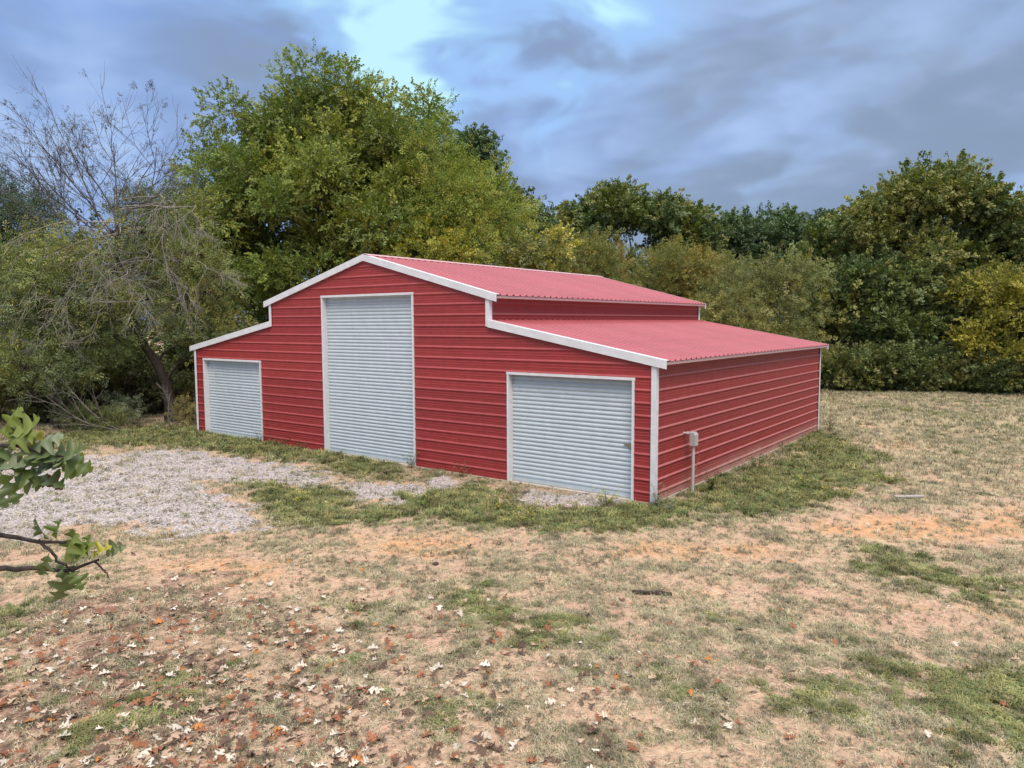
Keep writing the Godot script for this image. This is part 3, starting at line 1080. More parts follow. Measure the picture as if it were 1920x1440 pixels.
func make_trees() -> void:
	rng.seed = 202
	var broad := spray(20, 0.46, 0.105, 0.62)
	var fine := spray(26, 0.50, 0.085, 0.40, 0.35)
	var oak := spray(18, 0.44, 0.125, 0.60)
	# name, label, base, trunk height, trunk radius, lobes, clumps, clump size, sprays, mesh, palette, scale, squash, lift, group
	var far_trees := "trees at the edge of the woods behind the barn"
	var list := [
		["tall_tree", "tallest bright green tree, broad and rounded, rising behind the low end of the barn", Vector3(-6.2, 0, -10.2), 9.0, 0.30, [[-3.4, 10.2, 0, 2.8, 2.8, 2.8], [0, 11.4, 0, 3.1, 3.0, 3.1], [2.9, 10.2, 0, 3.0, 3.2, 3.0], [0, 8.3, 1, 4.0, 3.0, 3.4], [-4.4, 7.4, 0.5, 2.8, 2.8, 2.8], [3.3, 6.6, 1.2, 2.8, 2.6, 2.8], [-2, 5.2, 1, 3.4, 2.2, 3.0]], 112, 1.3, 180, broad, G_BIG, 1.0, 0.72, 0.1],
		["lime_tree", "light yellow green tree leaning out beside the tallest green tree, above the barn ridge", Vector3(-2.0, 0, -12.0), 6.5, 0.20, [[0.3, 9.0, 0, 2.3, 2.6, 2.2], [2.3, 6.9, 0, 2.0, 2.6, 2.0], [0, 5.4, 0.8, 2.6, 2.2, 2.2]], 48, 1.15, 150, fine, G_LIME, 1.15, 0.9, 0.2],
		["yellowing_tree", "small tree with clear yellow leaves in front of the tallest green tree", Vector3(-1.8, 0, -10.1), 5.5, 0.13, [[0, 7.5, 0, 2.0, 1.9, 1.8], [0.8, 5.6, 0.3, 2.0, 1.8, 1.8]], 16, 0.9, 48, broad, G_YELLOW, 1.05, 0.8, 0.1],
		["slender_tree", "slender dark tree showing only its round top above the lime green tree", Vector3(-8.9, 0, -23.6), 11.0, 0.18, [[0, 13.1, 0, 1.4, 1.5, 1.4], [0.7, 10.6, 0, 1.8, 2.2, 1.8]], 14, 1.0, 80, oak, G_COOL, 1.44, 0.8, 0.1],
		["dark_tree", "dark green upright tree between the lime green tree and the broad oak", Vector3(-5.6, 0, -23.4), 8.0, 0.20, [[0, 9.7, 0, 1.6, 1.9, 1.6], [0.3, 7.0, 0, 2.3, 2.2, 2.0]], 16, 1.1, 90, oak, G_COOL, 1.44, 0.8, 0.1],
		["pale_leaf_tree", "small tree with pale yellow spotted leaves just beyond the barn ridge end", Vector3(2.6, 0, -14.0), 4.5, 0.10, [[0, 5.7, 0, 1.5, 1.6, 1.4], [0.2, 4.0, 0, 1.8, 1.6, 1.5]], 20, 0.75, 60, broad, [Color(0.30, 0.27, 0.08), Color(0.15, 0.16, 0.05), Color(0.22, 0.21, 0.06), Color(0.09, 0.10, 0.04)], 1.05, 0.8, 0.1],
		["broad_oak", "broad umbrella shaped oak with sky showing through under its crown", Vector3(-1.3, 0, -29.4), 7.5, 0.26, [[-3.2, 8.9, 0, 2.3, 1.3, 2.2], [-0.6, 9.9, 0, 2.6, 1.2, 2.4], [1.4, 9.8, 0, 2.4, 1.2, 2.3], [3.4, 8.7, 0, 2.0, 1.3, 2.0], [-3.6, 7.1, 0, 1.8, 1.3, 1.8], [4.0, 7.0, 0, 1.3, 1.3, 1.5]], 62, 1.05, 78, oak, G_OAK, 1.49, 0.62, 0.2],
		["shaded_tree", "dark tree filling the gap under the broad oak's crown", Vector3(-1.2, 0, -26.4), 4.0, 0.15, [[-1.8, 5.4, 0, 2.2, 1.7, 2.0], [1.4, 5.6, 0, 2.4, 1.6, 2.0], [0, 3.4, 0, 3.6, 2.0, 2.2]], 34, 1.1, 95, oak, G_OAK, 1.4, 0.75, 0.1],
		["orange_topped_tree", "narrow olive bush tree with an orange top below the broad oak", Vector3(2.0, 0, -19.3), 4.5, 0.12, [[0, 5.8, 0, 1.5, 1.4, 1.4], [0, 4.0, 0, 1.9, 1.8, 1.8]], 18, 0.95, 110, fine, G_RUST, 1.1, 0.8, 0.2],
		["orange_topped_tree", "wider olive and orange tree above the far eave of the centre roof", Vector3(4.4, 0, -23.6), 5.0, 0.15, [[0, 5.7, 0, 2.0, 1.6, 2.0], [-1.6, 3.9, 0.5, 2.2, 2.0, 2.0], [1.6, 4.4, 0, 2.0, 1.7, 2.0]], 30, 1.0, 110, fine, G_RUST, 1.1, 0.8, 0.2],
		["olive_tree_beside_oak", "olive green tree between the wider orange topped tree and the willowy tree", Vector3(5.9, 0, -25.8), 5.0, 0.14, [[0.2, 5.1, 0, 1.8, 1.5, 1.8], [0.6, 3.6, 0, 2.2, 1.9, 2.0]], 20, 1.0, 105, fine, G_OLIVE, 1.1, 0.8, 0.2],
		["willowy_tree", "willowy tree with hanging olive gold foliage behind the lean-to roof", Vector3(9.3, 0, -21.2), 3.4, 0.14, [[-0.6, 4.0, 0, 2.4, 2.0, 2.0], [1.2, 4.7, 0, 1.7, 1.4, 1.6], [-1.2, 2.5, 0.4, 2.0, 1.8, 1.8], [1.2, 2.6, 0.4, 1.9, 1.8, 1.7]], 42, 0.85, 105, fine, G_OLIVE, 1.0, 1.0, -0.7],
		["small_oak", "small round dark oak on the skyline, the narrower of two side by side", Vector3(4.2, 0, -33.5), 7.0, 0.18, [[0, 8.6, 0, 1.3, 1.1, 1.3], [0.3, 6.9, 0, 1.5, 1.4, 1.5]], 13, 1.0, 75, oak, G_COOL, 1.49, 0.7, 0.2],
		["small_oak", "flat topped dark oak on the skyline, the wider of two side by side", Vector3(6.8, 0, -35.0), 7.0, 0.20, [[-0.4, 8.5, 0, 1.8, 1.2, 1.6], [1.3, 8.2, 0, 1.4, 1.0, 1.4], [0.2, 6.8, 0, 2.6, 1.5, 2.0]], 22, 1.05, 80, oak, G_COOL, 1.49, 0.65, 0.2],
		["shouldered_oak", "dark oak sloping down from the largest oak towards the two skyline oaks", Vector3(10.9, 0, -30.9), 6.0, 0.22, [[0.6, 7.2, 0, 2.0, 1.6, 1.9], [-0.6, 5.6, 0, 2.2, 1.9, 2.0], [0, 3.6, 0.6, 2.4, 2.0, 2.0]], 36, 1.1, 95, oak, G_OAK, 1.44, 0.7, 0.15],
		["great_oak", "largest dark oak with a domed crown at the far edge of the field", Vector3(14.8, 0, -30.2), 7.0, 0.34, [[0.4, 9.2, 0, 2.6, 1.6, 2.4], [-1.9, 7.3, 0, 2.4, 2.0, 2.4], [2.8, 7.0, 0, 2.6, 2.2, 2.5], [0, 5.2, 1, 3.4, 2.3, 2.4], [-3.0, 4.2, 1, 2.2, 2.2, 2.0], [2.6, 4.0, 1, 2.5, 2.1, 2.1], [-0.6, 2.4, 1.5, 3.0, 1.7, 1.7]], 98, 1.15, 95, oak, G_OAK, 1.38, 0.66, 0.1],
		["bluish_oak", "bluish green oak behind the bright yellow tree, lower than the largest oak", Vector3(18.6, 0, -35.5), 6.5, 0.22, [[0.4, 7.5, 0, 2.2, 1.5, 2.2], [1.5, 6.0, 0, 2.8, 2.0, 2.4], [-1.2, 5.8, 0.5, 2.2, 1.8, 2.0]], 36, 1.1, 85, oak, G_COOL, 1.49, 0.7, 0.1],
		["yellow_tree", "bright yellow leaved small tree at the edge of the field", Vector3(18.3, 0, -28.0), 3.4, 0.12, [[0.1, 4.2, 0, 2.1, 1.2, 1.7], [0.4, 2.5, 0.4, 2.2, 1.4, 1.7]], 32, 0.85, 85, broad, [Color(0.215, 0.190, 0.034), Color(0.165, 0.158, 0.034), Color(0.118, 0.122, 0.034)], 1.1, 0.55, 0.2],
		["cedar_tree", "dark bluish evergreen tree at the far edge of the woods beyond the bare elm", Vector3(-19.1, 0, -2.2), 7.5, 0.2, [[0, 8.2, 0, 1.9, 1.6, 1.9], [-0.5, 6.0, 0, 2.6, 2.2, 2.4], [0, 3.5, 0, 3.0, 2.3, 2.6]], 40, 1.1, 95, fine, [Color(0.035, 0.055, 0.035), Color(0.045, 0.062, 0.042)], 1.3, 0.7, 0.1],
		["grey_green_tree", "grey green tree in shade behind the bare twigs of the elm", Vector3(-13.0, 0, -6.1), 7.0, 0.2, [[0.2, 8.3, 0, 2.2, 1.7, 2.0], [-1.2, 6.2, 0, 2.4, 2.0, 2.2], [1.6, 6.0, 0, 2.4, 2.2, 2.2], [0, 3.4, 0.5, 3.4, 2.2, 2.4]], 46, 1.1, 90, fine, [Color(0.075, 0.085, 0.045), Color(0.095, 0.100, 0.050), Color(0.060, 0.072, 0.045)], 1.2, 0.75, 0.1],
		["golden_tree", "low tree with golden and lime leaves beside the elm, nearest the edge of the lawn", Vector3(-4.2, 0, 2.2), 3.8, 0.11, [[-0.5, 4.9, 0, 1.9, 1.3, 1.5], [0.6, 3.5, 0.3, 1.9, 1.3, 1.5], [-1.2, 2.7, 0.2, 1.7, 1.4, 1.4], [0.9, 2.1, 0.4, 1.7, 1.1, 1.2]], 40, 0.72, 62, fine, G_ELM, 0.9, 0.7, -0.2],
	]
	for a in list:
		var o := thing(a[0], a[2] + Vector3.UP * (ground_y(a[2].x, a[2].z)), YAW, a[1], "tree", far_trees)
		tree(o, {"trunk": straight(a[3]), "radius": a[4], "lobes": a[5], "clumps": a[6], "size": a[7], "sprays": a[8], "mesh": a[9], "palette": a[10], "scale": a[11], "squash": a[12], "lift": a[13]})
	make_elm(fine)
	make_undergrowth(oak, fine)


func make_elm(fine: ArrayMesh) -> void:
	rng.seed = 77
	var o := thing("half_bare_elm", Vector3(-3.06, -0.01, -0.79), YAW, "leaning elm with bare grey twigs on top and thin hanging leaves, beside the barn", "tree")
	tree(o, {"trunk": [Vector3(0.05, -0.1, 0), Vector3(0.0, 0.6, 0), Vector3(-0.10, 1.3, 0.02), Vector3(-0.36, 1.95, 0.05), Vector3(-0.85, 2.7, 0.05), Vector3(-1.20, 3.6, 0), Vector3(-1.45, 4.8, -0.1), Vector3(-1.60, 6.0, -0.1)], "radius": 0.20, "bark": Color(0.115, 0.098, 0.085),
		"lobes": [[-2.9, 4.0, 0.6, 1.7, 1.1, 1.4], [-4.2, 3.0, 0.8, 1.8, 1.2, 1.4], [-1.6, 3.3, 1.0, 1.5, 0.9, 1.2], [0.6, 4.6, 0.2, 1.6, 1.2, 1.4], [1.2, 3.0, 0, 1.2, 0.9, 1.0], [-3.6, 5.4, 0, 1.7, 1.0, 1.4], [-0.2, 6.0, 0, 1.8, 1.2, 1.4]], "clumps": 66, "size": 0.72, "sprays": 48, "mesh": fine, "palette": G_ELM, "scale": 0.85, "squash": 0.75, "lift": -0.4, "twigs": 9})
	# the bare top: long twigs fanning up and outwards
	var grey := Color(0.220, 0.195, 0.200)
	var tips := []
	for b in [[Vector3(-1.6, 5.9, -0.1), Vector3(-0.95, 0.75, 0.1), 3.6, 0.060], [Vector3(-1.6, 6.0, -0.1), Vector3(-0.55, 1, 0.1), 3.7, 0.060], [Vector3(-1.55, 6.0, -0.1), Vector3(-0.1, 1, -0.2), 3.3, 0.060], [Vector3(-1.5, 5.6, 0.1), Vector3(0.35, 1, 0.2), 3.4, 0.055], [Vector3(-1.45, 5.0, 0), Vector3(-1.0, 0.45, 0.3), 3.8, 0.055], [Vector3(-1.4, 4.8, 0), Vector3(0.75, 0.8, 0), 3.2, 0.050], [Vector3(-1.5, 5.4, 0), Vector3(-1.0, 0.12, -0.2), 3.3, 0.045], [Vector3(-1.6, 5.8, 0), Vector3(-1.3, 0.8, -0.2), 4.0, 0.050], [Vector3(-1.6, 6.0, 0), Vector3(-0.75, 0.95, 0.2), 3.9, 0.050], [Vector3(-1.5, 5.9, 0), Vector3(0.12, 1, 0), 3.4, 0.050], [Vector3(-1.4, 5.5, 0), Vector3(0.6, 1, 0.1), 4.0, 0.045]]:
		var s := Shape.new()
		s.tint = grey
		branching(s, tips, b[0], b[1].normalized(), b[2] * 0.92, b[3] * 0.55, 3, 0.35)
		part("bare_branch", s.mesh(), mats.bark, o)
	var places := []
	var tints := []
	for t in tips:
		if rng.randf() < 0.30 and t[0].y > 6.6:
			for i in 2:
				var out: Vector3 = (t[1] + Vector3(rng.randfn(), rng.randfn() - 0.8, rng.randfn()) * 0.5).normalized()
				places.append(Transform3D(Basis.looking_at(-out, Vector3(0.1, 1, 0.2).normalized()).scaled(Vector3.ONE * rng.randf_range(0.35, 0.6)), t[0]))
				tints.append(Color(0.075, 0.065, 0.045) * rng.randf_range(0.8, 1.3))
	scatter("withered_leaves", fine, mats.leaf, places, tints, o)
	# dead pale twigs that hang from the lower limbs
	for b in [[Vector3(0.9, 6.9, 0.9), 1.0], [Vector3(1.2, 6.7, 0.9), 1.1], [Vector3(1.7, 6.6, 0.8), 0.9], [Vector3(-0.4, 5.9, 1.2), 1.3], [Vector3(0.5, 5.2, 1.2), 1.3], [Vector3(-1.7, 4.2, 1.5), 1.2], [Vector3(-0.9, 3.6, 1.4), 1.2], [Vector3(-2.1, 3.0, 1.6), 1.3], [Vector3(-3.2, 3.4, 1.6), 1.2], [Vector3(0.2, 3.9, 1.2), 1.2], [Vector3(1.4, 4.2, 0.8), 1.2], [Vector3(-4.3, 4.6, 1.2), 1.4], [Vector3(-3.4, 2.2, 1.8), 1.1], [Vector3(2.0, 4.9, 0.6), 1.0], [Vector3(-2.4, 6.2, 1.0), 1.5], [Vector3(-3.4, 5.2, 1.2), 1.5], [Vector3(-0.2, 4.6, 1.4), 1.3], [Vector3(-2.8, 4.4, 1.6), 1.3], [Vector3(-4.6, 3.2, 1.5), 1.4], [Vector3(0.9, 5.9, 1.0), 1.4], [Vector3(-1.2, 5.2, 1.4), 1.5]]:
		var s := Shape.new()
		s.tint = Color(0.58, 0.54, 0.50) * rng.randf_range(0.7, 1.1)
		var ends := []
		for i in 3:
			var d := Vector3(rng.randfn(), rng.randf_range(-1.1, 0.1), rng.randfn() * 0.5 + 0.3).normalized()
			branching(s, ends, b[0] + Vector3(0, 0, 0.9), d, b[1] * rng.randf_range(0.8, 1.4), 0.010, 2, -0.5)
		limb(s, curved(b[0] + Vector3(0, 0, 0.9), Vector3(-1.3, b[0].y + 0.3, 0.1), Vector3(0, 0.3, -0.6), 5, 0.08), 0.010, 0.022, 4)
		part("dead_twig", s.mesh(), mats.bark, o)


func make_undergrowth(oak: ArrayMesh, fine: ArrayMesh) -> void:
	rng.seed = 210
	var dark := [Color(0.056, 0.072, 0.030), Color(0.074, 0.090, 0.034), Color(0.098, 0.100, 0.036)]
	var shrubs := [
		["dark low shrub under the shouldered oak, next to the barn's far corner", Vector3(12.4, 0, -25.6), 1.7, 1.6, dark], ["dark green shrub at the field edge between the barn corner and the largest oak", Vector3(14.2, 0, -26.2), 1.9, 1.5, dark],
		["wide dark shrub at the field edge under the largest oak", Vector3(16.0, 0, -27.0), 1.9, 1.8, dark], ["low dark shrub at the field edge under the bright yellow tree", Vector3(18.0, 0, -27.2), 1.4, 1.2, dark], ["dark shrub at the field edge beyond the bright yellow tree", Vector3(20.2, 0, -28.0), 2.0, 1.6, dark],
		["grey green leafy bush at the foot of the elm trunk", Vector3(-3.4, 0, 0.6), 0.95, 0.62, [Color(0.16, 0.19, 0.13), Color(0.11, 0.14, 0.09), Color(0.20, 0.22, 0.16)]], ["small grey green bush at the lawn edge, farther from the elm trunk", Vector3(-3.6, 0, 2.0), 0.7, 0.5, [Color(0.16, 0.18, 0.12), Color(0.11, 0.13, 0.08)]],
		["yellow green tangle of weeds in front of the fallen branch", Vector3(-2.6, 0, 1.7), 0.6, 0.7, [Color(0.16, 0.17, 0.06), Color(0.10, 0.12, 0.05)]], ["tall yellowish weeds between the elm trunk and the barn corner", Vector3(-1.6, 0, -0.6), 0.8, 0.45, [Color(0.24, 0.20, 0.09), Color(0.16, 0.15, 0.07)]],
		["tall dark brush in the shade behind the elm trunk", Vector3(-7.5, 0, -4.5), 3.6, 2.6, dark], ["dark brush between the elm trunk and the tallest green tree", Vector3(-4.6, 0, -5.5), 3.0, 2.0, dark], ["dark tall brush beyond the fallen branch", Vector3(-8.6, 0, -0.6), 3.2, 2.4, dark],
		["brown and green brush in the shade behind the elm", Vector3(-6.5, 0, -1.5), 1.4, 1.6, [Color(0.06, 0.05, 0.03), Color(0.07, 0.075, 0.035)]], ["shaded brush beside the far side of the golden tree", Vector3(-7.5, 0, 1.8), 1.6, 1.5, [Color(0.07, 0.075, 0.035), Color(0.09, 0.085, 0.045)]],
	]
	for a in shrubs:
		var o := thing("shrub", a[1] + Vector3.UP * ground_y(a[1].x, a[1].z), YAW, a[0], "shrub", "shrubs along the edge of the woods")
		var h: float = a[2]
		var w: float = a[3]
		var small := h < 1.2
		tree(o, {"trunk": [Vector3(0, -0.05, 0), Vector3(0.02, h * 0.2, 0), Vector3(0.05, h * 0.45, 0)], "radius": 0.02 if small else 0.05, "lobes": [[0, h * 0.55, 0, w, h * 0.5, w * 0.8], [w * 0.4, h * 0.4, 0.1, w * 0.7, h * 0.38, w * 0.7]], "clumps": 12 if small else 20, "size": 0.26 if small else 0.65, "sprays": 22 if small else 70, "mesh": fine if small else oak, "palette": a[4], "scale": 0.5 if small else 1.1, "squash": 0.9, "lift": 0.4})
	# fallen dead branch at the lawn edge
	var fallen := thing("fallen_branch", Vector3(-3.3, ground_y(-3.3, 2.3) + 0.02, 2.3), YAW, "dead grey branch fallen at the edge of the lawn, its twigs pointing up", "branch")
	for d in [[Vector3(1.6, 0.05, 0.1), Vector3(-0.95, 0.55, 0.1), 2.3], [Vector3(1.7, 0.02, 0.2), Vector3(-1, 0.28, 0.3), 2.2], [Vector3(2.9, 0.0, -0.4), Vector3(-0.3, 1, 0), 1.1]]:
		var s := Shape.new()
		s.tint = Color(0.30, 0.27, 0.24)
		branching(s, [], d[0], d[1].normalized(), d[2], 0.030, 2, 0.15)
		part("bough", s.mesh(), mats.bark, fallen)
	# the woods further back, one mass
	var places := []
	var tints := []
	for i in 15000:
		var lat := rng.randf_range(-62.0, 58.0)
		var fwd := rng.randf_range(50.0, 58.0) if lat > -6.0 else rng.randf_range(44.0, 54.0)
		if lat < -12.0:
			fwd -= minf((-12.0 - lat) * 0.75, 20.0)
		var top := 6.6 + 1.6 * sin(lat * 0.55) + 1.1 * sin(lat * 1.7 + 1.0)
		if lat < -6.0:
			top += 0.5
		var y := top * pow(rng.randf(), 0.8)
		var p := Vector3(20.5 - 0.6009 * fwd + 0.7993 * lat, y, 11.76 - 0.7993 * fwd - 0.6009 * lat)
		var out := Vector3(rng.randfn(), rng.randfn() * 0.6 + 0.2, rng.randfn()).normalized()
		places.append(Transform3D(Basis.looking_at(out, Vector3(0.1, 1, 0.1).normalized() if absf(out.y) < 0.95 else Vector3.RIGHT).scaled(Vector3.ONE * rng.randf_range(1.6, 2.6)), p))
		var c: Color = (G_OAK + G_COOL)[rng.randi() % 7]
		tints.append(c * rng.randf_range(1.0, 1.7))
	tag(scatter("woods", oak, mats.leaf, places, tints, self), "dark mass of woods filling the gaps behind the nearer trees", "woods", "", "stuff")


# ------------------------------------------------------------------ small things

func oak_leaf(length: float, curl: float, bend: float) -> ArrayMesh:
	# lobed blade along +x, midrib on the axis
	var s := Shape.new()
	var at := [0.0, 0.12, 0.17, 0.25, 0.31, 0.36, 0.41, 0.50, 0.58, 0.63, 0.68, 0.75, 0.80, 0.85, 0.91, 0.95, 1.0]
	var w := [0.012, 0.02, 0.10, 0.22, 0.20, 0.07, 0.10, 0.36, 0.40, 0.30, 0.09, 0.12, 0.27, 0.22, 0.08, 0.11, 0.01]
	var put := func(f: float, y: float, side: float) -> Vector3:
		return Vector3(f, curl * y * y * 4.0 + bend * sin(f * PI) + 0.05 * sin(f * 17.0 + side) * absf(y), y * side) * length
	for side in [1.0, -1.0]:
		for i in at.size() - 1:
			var a: Vector3 = put.call(at[i], 0.0, side)
			var b: Vector3 = put.call(at[i + 1], 0.0, side)
			var c: Vector3 = put.call(at[i + 1] + 0.04 * (w[i + 1] - 0.1), w[i + 1], side)
			var d: Vector3 = put.call(at[i] + 0.04 * (w[i] - 0.1), w[i], side)
			if side > 0:
				s.quad(a, d, c, b)
			else:
				s.quad(a, b, c, d)
	return s.smoothed()


func make_fallen_leaves() -> void:
	rng.seed = 206
	var kinds := []
	for k in [[0.10, 0.25, 0.06], [0.11, -0.30, 0.14], [0.09, 0.45, 0.10], [0.12, -0.15, 0.20], [0.085, 0.6, -0.08]]:
		kinds.append(oak_leaf(k[0], k[1], k[2]))
	var looks := [["pale cream fallen oak leaf curled on the dirt lawn", lin(0.54, 0.48, 0.41), 5], ["tan fallen oak leaf lying on the dirt lawn", lin(0.38, 0.28, 0.20), 9], ["rust brown fallen oak leaf lying on the dirt lawn", lin(0.24, 0.10, 0.055), 6], ["dark brown fallen oak leaf lying on the dirt lawn", lin(0.11, 0.070, 0.052), 8], ["bright orange fallen oak leaf lying on the dirt lawn", lin(0.42, 0.17, 0.05), 1]]
	var bag := []
	for i in looks.size():
		var m := mat("fallen_%d" % i, looks[i][1], 0.75, 0.3)
		m.backlight_enabled = true
		m.backlight = Color(0.3, 0.28, 0.22)
		for k in looks[i][2]:
			bag.append(i)
	var spots := []
	while spots.size() < 3200:
		var r := 4.2 + 9.5 * pow(rng.randf(), 1.35)
		var a := YAW + deg_to_rad(rng.randf_range(-42.0, 44.0))
		var x := 20.5 - sin(a) * r
		var z := 11.76 - cos(a) * r
		var close := Vector2(x - 14.2, z - 9.3).length()
		var drift := bumpy.get_noise_2d(x * 7.0 + 50.0, z * 7.0)
		if in_barn(x, z, 0.3) or rng.randf() > 0.030 + 1.6 * exp(-close * close / 5.5) + 0.16 * exp(-pow(Vector2(x - 17.0, z - 8.0).length() / 2.6, 2.0)) or drift < rng.randf_range(-0.6, 0.3):
			continue
		spots.append(Vector2(x, z))
	spots.sort_custom(func(p, q): return p.distance_squared_to(Vector2(20.5, 11.76)) < q.distance_squared_to(Vector2(20.5, 11.76)))
	var places := []
	var tints := []
	var singles := 0
	for p in spots:
		var look: int = bag[rng.randi() % bag.size()]
		var up := Vector3(rng.randfn() * 0.28, 1, rng.randfn() * 0.28).normalized()
		var basis := Basis(Quaternion(Vector3.UP, up)) * Basis(Vector3.UP, rng.randf() * TAU)
		if rng.randf() < 0.4:
			basis = basis * Basis(Vector3.RIGHT, PI)
		basis = basis.scaled(Vector3.ONE * rng.randf_range(0.60, 1.20))
		var place := Transform3D(basis, Vector3(p.x, ground_y(p.x, p.y) + rng.randf_range(0.012, 0.032), p.y))
		var a := wrapf(atan2(20.5 - p.x, 11.76 - p.y) - YAW, -PI, PI)
		var r: float = p.distance_to(Vector2(20.5, 11.76))
		if singles < 296 and absf(a) < 0.58 and r > 5.35:
			singles += 1
			var o := part("fallen_leaf", kinds[rng.randi() % kinds.size()], mats["fallen_%d" % look], self)
			o.transform = place
			tag(o, looks[look][0], "leaf", looks[look][0].split(" fallen")[0] + " oak leaves on the ground")
		else:
			places.append(place)
			var c: Color = looks[look][1].srgb_to_linear() * rng.randf_range(0.7, 1.15)
			tints.append(c)
	tag(scatter("leaf_litter", kinds[0], mats.dead_leaf, places, tints, self), "smaller fallen leaves strewn farther out over the lawn", "leaf litter", "", "stuff")


func make_meter_post() -> void:
	var at := Vector3(15.0, 0, -1.22)
	var o := thing("meter_post", at + Vector3.UP * ground_y(at.x, at.z), 0.0, "grey electrical box on a steel pipe standing beside the barn's side wall", "electrical box")
	var p := Shape.new()
	p.tube([Vector3(0, -0.1, 0), Vector3(0, 0.94, 0)], [0.030, 0.030], 14)
	part("pipe", p.mesh(), mats.galvanised, o)
	var b := Shape.new()
	b.prism([Vector2(-0.055, 0.90), Vector2(0.045, 0.90), Vector2(0.052, 0.92), Vector2(0.052, 1.13), Vector2(0.035, 1.165), Vector2(-0.055, 1.165)], -0.065, 0.065, 0.008)
	part("box", b.mesh(), mats.plastic_grey, o)
	var l := Shape.new()
	l.prism([Vector2(0.053, 0.905), Vector2(0.068, 0.912), Vector2(0.068, 1.125), Vector2(0.053, 1.135)], -0.060, 0.060, 0.004)
	l.box(Vector3(0.0685, 1.0, -0.012), Vector3(0.074, 1.03, 0.012))
	part("cover", l.mesh(), mats.galvanised, o)
	var c := Shape.new()
	c.tube([Vector3(-0.20, 1.13, 0.0), Vector3(-0.14, 1.13, 0.0), Vector3(-0.056, 1.12, 0.0)], [0.024, 0.024, 0.024], 10)
	c.tube([Vector3(-0.13, 1.13, 0.0), Vector3(-0.09, 1.128, 0.0)], [0.036, 0.036], 10)
	part("conduit", c.mesh(), mats.galvanised, o)
	var w := Shape.new()
	limb(w, [Vector3(0.02, 0.90, -0.05), Vector3(0.03, 0.86, -0.14), Vector3(0.02, 0.78, -0.24), Vector3(0.0, 0.65, -0.28), Vector3(-0.05, 0.45, -0.26), Vector3(-0.12, 0.25, -0.22), Vector3(-0.16, 0.02, -0.20)], 0.006, 0.006, 6)
	part("wire", w.mesh(), mats.orange_wire, o)


func weed(at: Vector3, h: float, w: float, label: String, leaf_tint: Color, flower: Color, n: int) -> void:
	var o := thing("weed", Vector3(at.x, ground_y(at.x, at.z), at.z), rng.randf() * TAU, label, "weed", "weeds round the barn")
	var stems := Shape.new()
	stems.tint = Color(leaf_tint.r * 0.8, leaf_tint.g * 0.7, leaf_tint.b * 0.7)
	var leaves := Shape.new()
	var blooms := Shape.new()
	for i in n:
		var a := rng.randf() * TAU
		var out := Vector3(cos(a), 0, sin(a))
		var p := out * w * 0.25 * rng.randf()
		var tip := p + out * w * rng.randf_range(0.2, 0.9) + Vector3.UP * h * rng.randf_range(0.5, 1.1)
		var path := curved(p, tip, Vector3.UP, 4, 0.01)
		limb(stems, path, 0.004, 0.002, 3)
		for k in 9:
			var f := rng.randf_range(0.1, 1.0)
			var q: Vector3 = path[0].lerp(path[4], f) + Vector3(rng.randfn(), rng.randfn(), rng.randfn()) * 0.012
			var b := rng.randf() * TAU
			var d := Vector3(cos(b), rng.randf_range(-0.3, 0.6), sin(b)).normalized()
			var side := d.cross(Vector3.UP).normalized()
			var l := rng.randf_range(0.035, 0.075)
			var t := rng.randf_range(0.7, 1.3)
			leaves.tint = Color(leaf_tint.r * t, leaf_tint.g * t, leaf_tint.b * t)
			leaves.flat(q, q + d * l * 0.5 + side * l * 0.24 + Vector3.UP * 0.006, q + d * l)
			leaves.flat(q, q + d * l, q + d * l * 0.5 - side * l * 0.24 + Vector3.UP * 0.006)
		if flower.a > 0.0:
			blooms.tint = flower
			for k in 4:
				var q: Vector3 = path[4] + Vector3(rng.randfn(), rng.randfn(), rng.randfn()) * 0.025
				for e in 3:
					var b := rng.randf() * TAU
					blooms.flat(q, q + Vector3(cos(b), 0.3, sin(b)) * 0.016, q + Vector3(cos(b + 1.2), 0.4, sin(b + 1.2)) * 0.016)
	part("stem", stems.mesh(), mats.grass, o, "stuff")
	part("foliage", leaves.mesh(), mats.leaf, o, "stuff")
	if flower.a > 0.0:
		part("flowers", blooms.mesh(), mats.leaf, o, "stuff")


